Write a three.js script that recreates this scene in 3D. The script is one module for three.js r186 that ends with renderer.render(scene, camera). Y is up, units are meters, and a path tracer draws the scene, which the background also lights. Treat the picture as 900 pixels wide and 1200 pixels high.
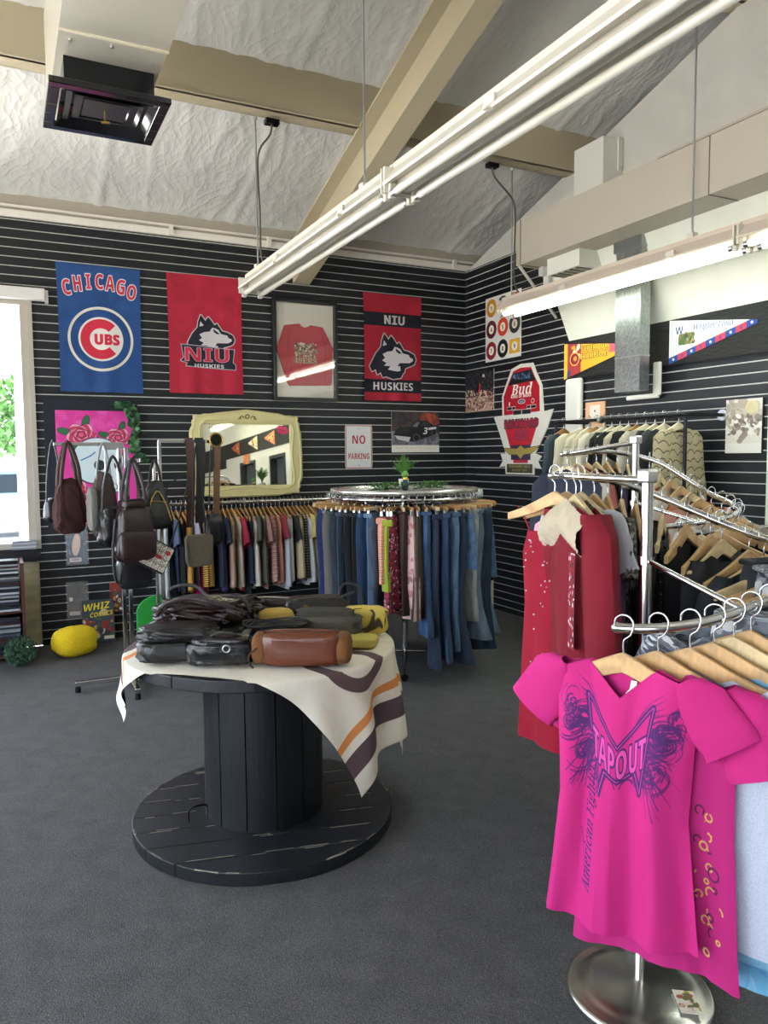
import * as THREE from 'three';
import { RoundedBoxGeometry } from 'three/addons/geometries/RoundedBoxGeometry.js';
import { ImprovedNoise } from 'three/addons/math/ImprovedNoise.js';
import { mergeGeometries } from 'three/addons/utils/BufferGeometryUtils.js';
import { RectAreaLightUniformsLib } from 'three/addons/lights/RectAreaLightUniformsLib.js';

// ---------------------------------------------------------------- camera, sky, exposure
RectAreaLightUniformsLib.init();
const scene = new THREE.Scene();
const camera = new THREE.PerspectiveCamera(2 * Math.atan(600 / 890.1) * 180 / Math.PI, 0.75, 0.05, 200);
{
  const r = new THREE.Vector3(0.89363832, -0.00777846, 0.44872046), u = new THREE.Vector3(0.04019874, 0.99721811, -0.06277029), b = new THREE.Vector3(-0.44698392, 0.07413193, 0.89146499);
  camera.matrixAutoUpdate = true;
  camera.quaternion.setFromRotationMatrix(new THREE.Matrix4().makeBasis(r, u, b));
  camera.position.set(-4.643, 1.64, 7.218);
}
const renderer = new THREE.WebGLRenderer({ antialias: true });
renderer.toneMapping = THREE.LinearToneMapping;
renderer.toneMappingExposure = 1.36;
renderer.shadowMap.enabled = true;
scene.background = new THREE.Color().setRGB(0.86, 0.95, 1.09);   // bright, thinly overcast sky
scene.backgroundIntensity = 6.0;
{ // high sun over the pavement; it reaches only the strip of floor along the side windows
  const sun = new THREE.DirectionalLight(0xfffdf8, 40); sun.position.set(-13, 28, 7.0); sun.target.position.set(-3, 0, 7); sun.castShadow = true; sun.name = 'sun';
  Object.assign(sun.shadow.camera, { left: -30, right: 30, top: 30, bottom: -30, near: 1, far: 80 }); sun.shadow.mapSize.set(2048, 2048); scene.add(sun, sun.target);
}

// ---------------------------------------------------------------- helpers
const rng = (s) => () => { s |= 0; s = s + 0x6D2B79F5 | 0; let t = Math.imul(s ^ s >>> 15, 1 | s); t = t + Math.imul(t ^ t >>> 7, 61 | t) ^ t; return ((t ^ t >>> 14) >>> 0) / 4294967296; };
const R0 = rng(7), pn = new ImprovedNoise(), PI = Math.PI, D2R = PI / 180;
const ns = (x, y = 0, z = 0) => pn.noise(x, y, z);
const fbm = (x, y, z = 0, o = 4) => { let s = 0, a = 0.5; for (let i = 0; i < o; i++) { s += a * ns(x, y, z + i * 7.3); x *= 2; y *= 2; a *= 0.5; } return s; };
const clamp = (x, a = 0, b = 1) => Math.min(b, Math.max(a, x)), lerp = (a, b, t) => a + (b - a) * t;
const sst = (a, b, x) => { const t = clamp((x - a) / (b - a)); return t * t * (3 - 2 * t); };
const V = (x, y, z) => new THREE.Vector3(x, y, z);
const taken = {};
const numbered = (n) => { const k = taken[n] = (taken[n] ?? -1) + 1; return k ? `${n}_${String(k).padStart(3, '0')}` : n; };
function tag(o, label, category, group, kind) { o.userData.label = label; o.userData.category = category; if (group) o.userData.group = group; if (kind) o.userData.kind = kind; return o; }
function put(o, p, ry = 0) { if (p) o.position.set(...p); if (Array.isArray(ry)) o.rotation.set(...ry); else o.rotation.y = ry; return o; }
function thing(name, label, category, p, ry, group) { const g = new THREE.Group(); g.name = numbered(name); scene.add(g); return tag(put(g, p, ry), label, category, group); }
function part(parent, name, geo, m, p, ry, label) { const o = new THREE.Mesh(geo, m); o.name = name; o.castShadow = o.receiveShadow = true; parent.add(put(o, p, ry)); if (label) o.userData.label = label; return o; }
function solo(name, label, category, geo, m, p, ry, group) { const o = part(scene, numbered(name), geo, m, p, ry); return tag(o, label, category, group); }
function struct(name, geo, m, p, ry, label) { const o = part(scene, name, geo, m, p, ry); o.userData.kind = 'structure'; if (label) o.userData.label = label; o.userData.category = name.split('_')[0]; if (!label) o.userData.label = `plain ${name.split('_').reverse().join(' ')} of the shop room`; return o; }
const bx = (w, h, d, x = 0, y = 0, z = 0) => new THREE.BoxGeometry(w, h, d).translate(x, y, z);
const bb = (x0, x1, y0, y1, z0, z1) => new THREE.BoxGeometry(x1 - x0, y1 - y0, z1 - z0).translate((x0 + x1) / 2, (y0 + y1) / 2, (z0 + z1) / 2);
const rb = (w, h, d, r, s = 2, x = 0, y = 0, z = 0) => new RoundedBoxGeometry(w, h, d, s, r).translate(x, y, z);
const cyl = (r0, r1, h, n = 16, x = 0, y = 0, z = 0) => new THREE.CylinderGeometry(r0, r1, h, n).translate(x, y, z);
const tube = (pts, r, seg = 16, rad = 8, closed = false) => new THREE.TubeGeometry(new THREE.CatmullRomCurve3(pts.map((p) => V(...p)), closed, 'centripetal'), seg, r, rad, closed);
const rod = (a, b, r, n = 10) => { const A = V(...a), B = V(...b), d = B.clone().sub(A), g = new THREE.CylinderGeometry(r, r, d.length(), n); g.applyQuaternion(new THREE.Quaternion().setFromUnitVectors(V(0, 1, 0), d.normalize())); return g.translate((A.x + B.x) / 2, (A.y + B.y) / 2, (A.z + B.z) / 2); };
const lathe = (pts, n = 24) => new THREE.LatheGeometry(pts.map((p) => new THREE.Vector2(...p)), n);
const mg = (...gs) => mergeGeometries(gs.flat().map((g) => { g = g.index ? g.toNonIndexed() : g; for (const k of Object.keys(g.attributes)) if (!['position', 'normal', 'uv'].includes(k)) g.deleteAttribute(k); return g; }));
const shape = (pts, holes = []) => { const s = new THREE.Shape(pts.map((p) => new THREE.Vector2(...p))); for (const h of holes) s.holes.push(new THREE.Path(h.map((p) => new THREE.Vector2(...p)))); return s; };
const extr = (s, depth, bevel = 0, seg = 1) => new THREE.ExtrudeGeometry(Array.isArray(s) ? shape(s) : s, { depth, bevelEnabled: bevel > 0, bevelSize: bevel, bevelThickness: bevel, bevelSegments: seg, curveSegments: 8, steps: 1 });
// flat print on a shape: uv from its own outline
function uvBox(g, x0, x1, y0, y1) { const p = g.attributes.position, u = g.attributes.uv; for (let i = 0; i < p.count; i++) u.setXY(i, (p.getX(i) - x0) / (x1 - x0), (p.getY(i) - y0) / (y1 - y0)); return g; }
// surface from a function (u,v in 0..1) -> [x,y,z]
function surf(nu, nv, f, uvf) {
  const P = [], U = [], I = [];
  for (let j = 0; j <= nv; j++) for (let i = 0; i <= nu; i++) { const u = i / nu, v = j / nv; P.push(...f(u, v)); U.push(...(uvf ? uvf(u, v) : [u, 1 - v])); }
  for (let j = 0; j < nv; j++) for (let i = 0; i < nu; i++) { const a = j * (nu + 1) + i, b = a + 1, c = a + nu + 1, d = c + 1; I.push(a, c, b, b, c, d); }
  const g = new THREE.BufferGeometry(); g.setAttribute('position', new THREE.Float32BufferAttribute(P, 3)); g.setAttribute('uv', new THREE.Float32BufferAttribute(U, 2)); g.setIndex(I); g.computeVertexNormals(); return g;
}
// textures
function cv(w, h, draw, srgb = true, rep) { const c = document.createElement('canvas'); c.width = w; c.height = h; draw(c.getContext('2d'), w, h); const t = new THREE.CanvasTexture(c); if (srgb) t.colorSpace = THREE.SRGBColorSpace; if (rep) { t.wrapS = t.wrapT = THREE.RepeatWrapping; t.repeat.set(...rep); } return t; }
function dt(w, h, f, srgb, rep) { const d = new Uint8Array(w * h * 4); for (let j = 0; j < h; j++) for (let i = 0; i < w; i++) { const c = f(i / w, j / h, i, j), k = (j * w + i) * 4; if (typeof c === 'number') d[k] = d[k + 1] = d[k + 2] = clamp(c) * 255; else for (let m = 0; m < 3; m++) d[k + m] = clamp(c[m]) * 255; d[k + 3] = 255; } const t = new THREE.DataTexture(d, w, h); t.magFilter = THREE.LinearFilter; t.minFilter = THREE.LinearMipmapLinearFilter; t.wrapS = t.wrapT = THREE.RepeatWrapping; if (srgb) t.colorSpace = THREE.SRGBColorSpace; if (rep) t.repeat.set(...rep); t.needsUpdate = true; return t; }
const tex = (t, a, b) => { const c = t.clone(); c.repeat.set(a, b); c.needsUpdate = true; return c; };
const mat = (color, roughness = 0.7, o = {}) => new THREE.MeshStandardMaterial({ color, roughness, side: THREE.DoubleSide, ...o });
const phys = (color, roughness, o = {}) => new THREE.MeshPhysicalMaterial({ color, roughness, side: THREE.DoubleSide, ...o });
const ordn = (n) => n + (['th', 'st', 'nd', 'rd'][(n % 100 - n % 10 !== 10) * (n % 10 < 4) * (n % 10)]);

// ---------------------------------------------------------------- shared materials
const nz = rng(3);
const weaveB = dt(128, 128, (u, v, i, j) => 0.5 + 0.22 * Math.sin(i * PI / 2) * Math.cos(j * PI / 2) + 0.25 * (nz() - 0.5), false, [9, 9]);
const heather = dt(128, 128, (u, v) => 0.86 + 0.14 * nz() - 0.06 * Math.abs(Math.sin(u * 402)), true, [3, 3]);
const denimT = dt(256, 256, (u, v, i, j) => { const s = 0.80 + 0.25 * (nz() - 0.5) + 0.07 * Math.sin((i + j) * 1.57) + 0.18 * ns(u * 5, v * 3, 2) + 0.12 * ns(u * 30, v * 4, 5); return [s * 0.97, s, s * 1.02]; }, true, [2.2, 2.2]);
const woodT = dt(256, 64, (u, v) => { const g = 0.9 + 0.07 * Math.sin((v * 9 + 1.4 * ns(u * 3, v * 3, 1)) * 6.28) + 0.05 * ns(u * 60, v * 9, 3) - 0.05 * nz(); return [g, g * 0.985, g * 0.96]; }, true, [2, 2]);
const M = {
  chrome: mat(0xd9dadb, 0.12, { metalness: 1 }), steel: mat(0xb9bcc0, 0.3, { metalness: 1 }), blackMetal: mat(0x24252b, 0.35, { metalness: 0.7 }),
  galv: mat(0xaab2b0, 0.38, { metalness: 0.85, roughnessMap: null }), cream: mat(0xd8cfb8, 0.55), beam: mat(0xb4a98f, 0.6), white: mat(0xd8d5cf, 0.6), whiteTrim: mat(0xe6e0d6, 0.55),
  black: mat(0x101114, 0.5), gold: mat(0xc9a85a, 0.3, { metalness: 1 }), hook: mat(0xc9ccd0, 0.2, { metalness: 1 }),
  wood: mat(0xdcb37c, 0.45, { map: woodT }), wood2: mat(0xc9975c, 0.45, { map: woodT }), woodPale: mat(0xe6cf9f, 0.5, { map: woodT }), palehanger: mat(0xe6dcbf, 0.5),
  red: mat(0xc41230, 0.8), leather: phys(0x14130f, 0.38, { clearcoat: 0.2 }), paper: mat(0xeeeae0, 0.8)
};
// ---------------------------------------------------------------- the room
const GZ = 0.307, ceilY = (z) => z < 6.9 ? 3.83 + 0.335 * z : 3.83 + 0.335 * (13.8 - z);
// carpet
{
  const n = rng(11), n2 = rng(12);
  const cT = dt(512, 512, (u, v) => { const s = 0.30 + 0.20 * (n() - 0.5) + (n() > 0.965 ? 0.15 : 0) + 0.03 * ns(u * 8, v * 8, 1); return [s * 1.02, s * 1.02, s * 1.04]; }, true, [9, 16]);
  const cB = dt(256, 256, () => n2(), false, [20, 36]);
  struct('floor', bb(-7.6, 0.0, -0.12, 0, 0, 13.8), mat(0xffffff, 0.95, { map: cT, bumpMap: cB, bumpScale: 0.004 }), null, 0, 'charcoal grey speckled carpet over the whole shop floor');
}
// slat walls: recessed pale metal strips between dark boards
const slatM = [0x0a0d16, 0x090b13, 0x0b0e19].map((c, i) => phys(c, 0.5 + 0.03 * i, { clearcoat: 0.1, clearcoatRoughness: 0.4 }));
const insM = mat(0xbfc1bb, 0.45, { metalness: 0.15 });
const PITCH = 0.0762, H0 = 3.6367;
function slats(parent, y0, y1, a, b, alongX) {
  const L = b - a, c = (a + b) / 2, board = alongX ? new THREE.BoxGeometry(L, PITCH - 0.0085, 0.014) : new THREE.BoxGeometry(0.014, PITCH - 0.0085, L), ins = alongX ? new THREE.BoxGeometry(L, 0.0115, 0.004) : new THREE.BoxGeometry(0.004, 0.0115, L);
  for (let g = 0; g <= 48; g++) {
    const yg = H0 - PITCH * g;
    if (yg > y0 && yg < y1) part(parent, 'groove_strip', ins, insM, alongX ? [c, yg, -0.005] : [0.005, yg, c]);
    const yc = yg - PITCH / 2, lo = Math.max(y0, yg - PITCH + 0.00425), hi = Math.min(y1, yg - 0.00425);
    if (hi - lo < 0.008) continue;
    const o = part(parent, 'slat', board, slatM[(g * 5 + (g >> 2)) % 3], alongX ? [c, (lo + hi) / 2, -0.007] : [0.007, (lo + hi) / 2, c]);
    o.scale.y = (hi - lo) / (PITCH - 0.0085);
  }
}
const backM = mat(0x0c0d12, 0.7);
const WX = -4.385, WL = -7.35, WB = 0.86, WT = 2.98;     // window opening in the back wall
const wb = struct('wall_back', mg(bb(WX, 0.16, 0, 3.655, -0.16, -0.014), bb(-7.76, WX, WT, 3.655, -0.16, -0.014), bb(-7.76, WL, 0, WT, -0.16, -0.014)), backM, null, 0, 'black slat wall behind the clothes racks');
slats(wb, 0, 3.655, WX, 0, true); slats(wb, WT + 0.1, 3.655, -7.6, WX, true);
const beigeM = mat(0xc9bd9c, 0.8, { map: dt(128, 128, (u, v) => 0.9 + 0.1 * ns(u * 6, v * 14, 4) - 0.06 * (ns(u * 13, v * 5, 9) > 0.35), true) });
struct('wall_under_window', bb(WL, WX, 0, 0.75, -0.16, -0.012), beigeM, null, 0, 'scuffed beige wall below the shop window');
struct('trim_1', bb(WL, WX + 0.01, 0.75, WB, -0.16, 0.012), mat(0x17181f, 0.5), null, 0, 'black sill board under the shop window');
struct('trim_2', mg(bb(-7.6, 0.1, 3.655, 3.715, -0.14, 0.012), bb(-7.6, 0.1, 3.738, 3.756, -0.14, 0.02)), M.whiteTrim, null, 0, 'white trim strip along the top of the black slat wall');
struct('trim_3', bb(-7.6, 0.3, 3.712, 3.90, -0.16, -0.012), mat(0xa9a193, 0.6), null, 0, 'grey eave plate above the white trim strip');
for (const [x, y] of [[-3.18, 3.70], [-2.25, 3.705], [-0.15, 3.715]]) solo('trim_clip', `small white clip on the top trim above ${x < -3 ? 'the blue banner' : x < -2 ? 'the framed jersey' : 'the wall corner'}`, 'clip', bx(0.04, 0.09, 0.03), M.whiteTrim, [x, y, 0.018], 0);
// window in the back wall
const glassM = phys(0xffffff, 0.0, { transmission: 1, thickness: 0, ior: 1.45 });
const frM = mat(0xb9b2a6, 0.4, { metalness: 0.3 });
{
  const w = new THREE.Group(); w.name = 'window_1'; scene.add(w); tag(w, 'bright shop window beside the slat wall', 'window', null, 'structure');
  part(w, 'window_frame', mg(bb(WX - 0.02, WX + 0.02, WB, WT + 0.02, -0.02, 0.03), bb(WX - 0.075, WX - 0.02, WB, WT, -0.12, -0.01), bb(WL, WX, WT - 0.05, WT + 0.05, -0.12, 0.03), bb(WL, WX, WB, WB + 0.05, -0.12, -0.01), bb(WL, WL + 0.06, WB, WT, -0.12, 0.02), bb(-5.9, -5.84, WB, WT, -0.12, -0.01)), frM);
  part(w, 'pane', bb(WL, -5.87, WB, WT, -0.075, -0.071), glassM); part(w, 'pane', bb(-5.87, WX - 0.05, WB, WT, -0.075, -0.071), glassM);
  solo('blind_headrail', 'white roller blind headrail above the bright window', 'blind', mg(rb(3.1, 0.1, 0.075, 0.008, 1, -5.81, 3.02, 0.06), bb(-4.26, -4.235, 2.955, 3.06, 0.01, 0.07)), mat(0xdad6d4, 0.5));
}
// right wall
const wr = struct('wall_right', bb(0.014, 0.16, 0, 3.655, 0, 1.745), backM, null, 0, 'black slat wall around the tin sign and billiard ball poster');
const wr2 = struct('wall_right_low', mg(bb(0.014, 0.16, 0, 2.66, 1.745, 6.15), bb(0.014, 0.16, 2.1, 2.66, 6.15, 10.2), bb(0.014, 0.16, 0, 2.1, 6.95, 8.0), bb(0.014, 0.16, 0, 2.1, 9.0, 10.2), bb(0.014, 0.16, 0, 2.66, 10.2, 13.8)), backM, null, 0, 'black low slat wall behind the hanging sweaters');
slats(wr, 0, 3.655, 0, 1.745, false); slats(wr2, 0, 2.32, 1.745, 3.79, false);
const plaster = dt(256, 256, (u, v) => 0.955 + 0.05 * fbm(u * 4, v * 4, 2) + 0.02 * (nz() - 0.5), true);
const wallM = mat(0xcbc8c1, 0.75, { map: plaster });
struct('wall_right_plain', mg(bb(-0.012, 0.014, 0, 2.32, 3.90, 6.1), bb(-0.012, 0.014, 2.12, 2.32, 6.1, 10.2), bb(-0.012, 0.014, 0, 2.12, 7.0, 7.95), bb(-0.012, 0.014, 0, 2.12, 9.05, 13.8)), wallM, null, 0, 'white plain wall beyond the slat wall');
{ // gable wall: its top runs parallel to the roof, a little below it
  const top = (z) => 3.645 + GZ * (z < 6.9 ? z : 13.8 - z);
  const s = extr([[0, 3.655], [-1.745, 3.655], [-1.745, 2.66], [-13.8, 2.66], [-13.8, top(13.8)], [-6.9, top(6.9)], [-0.02, top(0.02)]], 0.14);
  s.rotateY(PI / 2); s.translate(0.005, 0, 0);
  struct('wall_gable', s, wallM, null, 0, 'white gable wall under the sloping roof');
  struct('wall_added_closure', mg(bb(1.2, 1.3, 2, 7, -0.2, 14), bb(0.14, 1.3, 2.5, 2.6, -0.2, 14), bb(0.14, 1.3, 2.5, 4.3, -0.3, -0.14), bb(0.14, 1.3, 2.5, 4.3, 13.8, 13.96)), wallM, null, 0, 'white closing walls added behind the gable wall to keep sky light out');  // added shell behind the gable, stops sky light leaking over its top
}
const canopyTop = [-0.285, 3.29];
struct('trim_4', (() => { const g = extr([[0.0, 2.652], [-0.012, 2.652], [canopyTop[0] - 0.012, canopyTop[1]], [0.0, canopyTop[1]]], 12.0); g.translate(0, 0, 1.75); return g; })(), mat(0xe4e4d8, 0.7, { map: plaster }), null, 0, 'pale sloping bulkhead panel under the long duct');
struct('trim_5', bb(-0.03, 0.014, 2.315, 2.655, 1.7, 13.8), mat(0x1d1d1f, 0.75, { map: dt(512, 64, (u, v) => 0.72 + 0.5 * fbm(u * 9, v * 22, 3) + 0.2 * (nz() - 0.5), true, [9, 1]), bumpMap: dt(256, 64, (u, v) => 0.5 + fbm(u * 18, v * 22, 3), false, [9, 1]), bumpScale: 0.006 }), null, 0, 'black rough wooden header board carrying the pennants');
struct('trim_6', mg(rb(0.06, 2.315, 0.2, 0.028, 3, -0.035, 1.1575, 1.85)), M.white, null, 0, 'white round-edged post below the header board');
struct('trim_7', bb(-0.035, 0.014, 0, 2.315, 3.79, 3.90), mat(0xdfe6dc, 0.5), null, 0, 'pale door trim at the end of the slat wall');
struct('trim_8', mg(bb(-0.36, 0.0, 3.2, 3.28, 1.745, 1.80), bb(-0.30, -0.27, 3.05, 3.3, 1.735, 1.80)), M.white, null, 0, 'white end trim of the sloping bulkhead');
// other walls
const lw = struct('wall_left', mg(bb(-7.76, -7.6, 0, 0.45, 0, 13.8), bb(-7.76, -7.6, 3.05, 3.9, 0, 13.8), ...[[0, 1.2], [4.2, 4.5], [7.5, 7.8], [10.8, 13.8]].map(([a, b]) => bb(-7.76, -7.6, 0.45, 3.05, a, b))), wallM);
{ const s = extr([[0, 3.85], [-13.8, 3.85], [-6.9, 6.35]], 0.16); s.rotateY(PI / 2); s.translate(-7.76, 0, 0); struct('wall_left_gable', s, wallM, null, 0, 'white gable above the storefront windows'); }
struct('wall_front', mg(bb(-7.76, 0.16, 0, 0.45, 13.8, 13.96), bb(-7.76, 0.3, 3.0, 4.0, 13.8, 13.96), bb(-7.76, 0.16, 0.45, 3.0, 13.8, 13.96)), wallM);
[[1.2, 4.2], [4.5, 7.5], [7.8, 10.8]].forEach(([a, b], i) => { const w = new THREE.Group(); w.name = `window_${i + 2}`; scene.add(w); tag(w, `storefront window in the side wall, ${ordn(i + 1)} from the slat wall`, 'window', null, 'structure');
  part(w, 'window_frame', mg(bb(-7.72, -7.62, 0.45, 0.51, a, b), bb(-7.72, -7.62, 2.99, 3.05, a, b), bb(-7.72, -7.62, 0.45, 3.05, a, a + 0.06), bb(-7.72, -7.62, 0.45, 3.05, b - 0.06, b)), frM); part(w, 'pane', bb(-7.68, -7.676, 0.5, 3, a, b), glassM); });
// ceiling: sagging vinyl-faced insulation
{
  const rdg = (x, z, o) => { const q = 1 - Math.abs(ns(x + 0.9 * ns(x * 0.35, z * 0.5, o), z + 0.7 * ns(x * 0.4 + 9, z * 0.6, o), o)) * 2.4; return q > 0 ? q * q * q : 0; };
  const wr_ = (x, z) => -0.011 * rdg(x * 3.2 + z * 0.5, z * 1.1, 1.3) - 0.005 * rdg(x * 6.5 - z * 1.1, z * 2.4, 6.1) - 0.004 * rdg(x * 4 + z * 3, z * 3.2 - x, 3.7);
  const sag = (z) => { const t = ((z < 6.9 ? z : 13.8 - z) - 1.8) / 1.7, f = t - Math.floor(t); return -0.05 * Math.sin(PI * f) ** 2; };
  const f = (x, z) => ceilY(z) + 0.03 + sag(z) + wr_(x, z) - 0.012 * sst(0.06, 0.0, Math.abs(((x + 20) % 1.2) - 0.6));
  const g = surf(360, 220, (u, v) => { const x = lerp(-7.7, 1.25, u), z = lerp(-0.16, 6.9, v); return [x, f(x, z), z]; }, (u, v) => [u * 8.9, v * 7]);
  const g2 = surf(60, 40, (u, v) => { const x = lerp(-7.7, 1.25, u), z = lerp(6.9, 13.9, v); return [x, f(x, z), z]; }, (u, v) => [u * 8.9, v * 7]);
  const wb_ = dt(512, 512, (u, v) => { const P = (k, m, o) => { const n = (a, b) => { const q = 1 - Math.abs(ns(a * k + 1.2 * ns(a * 3, b * 4, o), b * m + ns(a * 5, b * 3, o + 3), o)) * 2.6; return q > 0 ? q * q : 0; }; return lerp(lerp(n(u, v), n(u - 1, v), u), lerp(n(u, v - 1), n(u - 1, v - 1), u), v); }; return 0.8 - 0.4 * P(15, 6, 2) - 0.25 * P(28, 15, 7) + 0.03 * nz(); }, false, [0.62, 0.62]);
  struct('ceiling', mg(g, g2), mat(0xd9d8d5, 0.42, { bumpMap: wb_, bumpScale: 0.010 }), null, 0, 'wrinkled white vinyl-faced insulation under the sloping roof');
  struct('roof', mg(...[0, 1].map((k) => { const s = extr(k ? [[6.9, 6.35], [14, 4.05], [14, 4.2], [6.9, 6.5]] : [[-0.3, 3.93], [6.9, 6.35], [6.9, 6.5], [-0.3, 4.1]], 9.1); s.rotateY(-PI / 2); s.translate(1.3, 0, 0); return s; })), mat(0x9a9a98, 0.6), null, 0, 'roof sheeting over the insulation');
}
// beams
function beam(name, geo, label) { const o = struct(name, geo, M.beam, null, 0, label); o.userData.category = 'beam'; }
for (const [i, z] of [1.8, 3.5, 5.2].entries()) { const b = ceilY(z) - 0.335 + 0.03, L = 8.9, cx = -3.2; beam(`beam_${i + 1}`, mg(bx(L, 0.36, 0.025, cx, b + 0.18, z - 0.0125), bx(L, 0.012, 0.15, cx, b + 0.006, z - 0.075), bx(L, 0.03, 0.008, cx, b + 0.015, z - 0.148), rb(L, 0.02, 0.02, 0.006, 1, cx, b + 0.01, z)), `tan steel roof purlin, ${ordn(i + 1)} from the black slat wall`); }
{ // rafter: I section running up the slope
  const L = 7.0, th = Math.atan(0.312);
  const I = mg(bx(L, 0.02, 0.17, L / 2, 0.01, 0), bx(L, 0.2, 0.03, L / 2, 0.12, 0.067), bx(L, 0.02, 0.26, L / 2, 0.225, 0.06), bx(0.02, 0.23, 0.17, 0.01, 0.115, 0));
  I.rotateZ(th); I.rotateY(-PI / 2); I.translate(-1.925, 3.333, 0.0);
  beam('beam_4', I, 'cream sloping steel rafter passing under the purlins');
  const b5 = I.clone().translate(-4.6, 0, 0); beam('beam_5', b5, 'cream sloping steel rafter near the side windows');
}
// ---------------------------------------------------------------- ceiling fittings
M.seam = mat(0x6d675e, 0.6);
const lampOn = mat(0xffffff, 0.4, { emissive: 0xf4fff0, emissiveIntensity: 7 }), lampOff = phys(0xd5d2c8, 0.18, { clearcoat: 0.6 });
const fixM = mat(0xcfcabe, 0.4), fixM2 = mat(0xcdbfb0, 0.45);
function fixture(x, segs, lit, label, bodyM) {
  const z0 = segs[0][0], t = thing('fluorescent_light', label, 'light', [x, 0, 0]), zE = segs[segs.length - 1][1];
  const prof = [[-0.105, 2.915], [-0.05, 2.985], [-0.045, 3.015], [0.045, 3.015], [0.05, 2.985], [0.105, 2.915], [0.1, 2.905], [0.03, 2.935], [0.03, 2.885], [-0.03, 2.885], [-0.03, 2.935], [-0.1, 2.905]];
  for (const [a, b] of segs) {
    const g = extr(prof, b - a); g.translate(0, 0, a); part(t, 'reflector', g, bodyM);
    for (const z of [a + 0.01, b - 0.01]) part(t, 'end_plate', bx(0.2, 0.115, 0.012, 0, 2.93, z), fixM);
    for (const s of [-1, 1]) {
      const tb = new THREE.CylinderGeometry(0.019, 0.019, b - a - 0.09, 14); tb.rotateX(PI / 2); tb.translate(s * 0.062, 2.868, (a + b) / 2);
      const lampPart = part(t, 'tube', tb, lit ? lampOn : lampOff);
      for (const z of [a + 0.05, b - 0.05]) part(lampPart, 'tube_cap', cyl(0.0205, 0.0205, 0.03, 12).rotateX(PI / 2), M.steel, [s * 0.062, 2.868, z]);
      for (const z of [a + 0.02, b - 0.02]) part(t, 'socket', rb(0.034, 0.07, 0.03, 0.006, 1), fixM, [s * 0.062, 2.878, z]);
    }
    for (const z of [a + (b - a) * 0.36, a + (b - a) * 0.8]) part(t, 'clip', mg(bx(0.012, 0.03, 0.07, -0.1, 2.935, z), bx(0.03, 0.008, 0.025, -0.108, 2.905, z)), fixM);
    if (lit) { const L = new THREE.RectAreaLight(0xf2ffee, 9, 0.16, b - a - 0.1); L.position.set(x, 2.838, (a + b) / 2); L.rotation.x = -PI / 2; L.name = 'tube_glow'; scene.add(L); }
  }
  for (const z of [1.68, ...segs.map(([, b]) => b - 0.4)]) {
    const topY = z < 2 ? 4.1 : ceilY(z) + 0.02, r = part(t, 'hanger_rod', rod([0, 3.02, z], [0, topY, z], 0.0065, 8), M.steel);
    part(r, 'rod_bracket', bx(0.045, 0.05, 0.05, 0, 3.03, z), fixM); part(r, 'rod_nut', cyl(0.014, 0.014, 0.02, 8, 0, topY - 0.005, z), fixM);
  }
  return t;
}
fixture(-2.892, [[1.50, 3.93], [3.94, 6.37]], false, 'unlit white twin-tube strip light hanging over the spool table', fixM);
fixture(-0.604, [[1.60, 4.03], [4.04, 6.47], [6.48, 8.91]], true, 'glowing twin-tube strip light hanging beside the long duct', fixM2);
for (const [x, dx, lab] of [[-2.892, 0.12, 'unlit'], [-0.604, -0.22, 'glowing']]) {
  const c = thing('power_cable', `dark power cable running down the rod of the ${lab} strip light`, 'cable');
  part(c, 'junction_box', bx(0.1, 0.035, 0.06, x + dx, 4.085, 1.7), M.blackMetal);
  part(c, 'cord', tube([[x + dx, 4.07, 1.7], [x + dx * 0.9, 4.0, 1.7], [x + dx * 0.3, 3.9, 1.69], [x + 0.012, 3.82, 1.69], [x + 0.016, 3.4, 1.7], [x + 0.02, 3.12, 1.7], [x + 0.03, 3.02, 1.76]], 0.0075, 30, 7), mat(0x5a564e, 0.6));
}
// supply duct with square diffuser
{
  const t = thing('ceiling_duct', 'cream square duct with a black louvred diffuser under its end', 'duct');
  part(t, 'duct_body', mg(bb(-4.335, -3.85, 3.58, 4.1, 2.42, 6.6)), mat(0xbdb9ad, 0.38, { metalness: 0.25 }));
  for (const z of [3.35, 4.6]) part(t, 'seam', bb(-4.338, -3.847, 3.575, 3.583, z, z + 0.02), M.cream); for (const [x, z] of [[-4.28, 3.28], [-3.9, 3.22], [-4.1, 3.3]]) part(t, 'screw', cyl(0.008, 0.008, 0.014, 8, x, 3.577, z), M.steel);
  part(t, 'collar', bb(-4.30, -3.875, 3.44, 3.58, 2.70, 3.12), mat(0x0d0f16, 0.4));
  const dm = phys(0x15151a, 0.22, { clearcoat: 0.7, metalness: 0.3 });
  const fl = extr(shape([[-0.28, -0.28], [0.28, -0.28], [0.28, 0.28], [-0.28, 0.28]], [[[-0.235, -0.235], [-0.235, 0.235], [0.235, 0.235], [0.235, -0.235]]]), 0.025, 0.004); fl.rotateX(PI / 2); const df = part(t, 'diffuser_frame', fl, dm, [-4.09, 3.44, 2.91]);
  for (const [k, r] of [0.225, 0.17, 0.115, 0.06].entries()) { const c = new THREE.CylinderGeometry((r - 0.05) * 1.414, r * 1.414, 0.05, 4, 1, true); c.rotateY(PI / 4); c.translate(0, -0.005 + 0.012 * k, 0); part(df, 'louvre', c, dm); }
  part(df, 'damper_rod', mg(rod([0, 0.06, 0], [0, -0.06, 0], 0.005), rod([-0.02, -0.06, 0], [0.02, -0.06, 0.01], 0.007)), M.gold);
}
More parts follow.
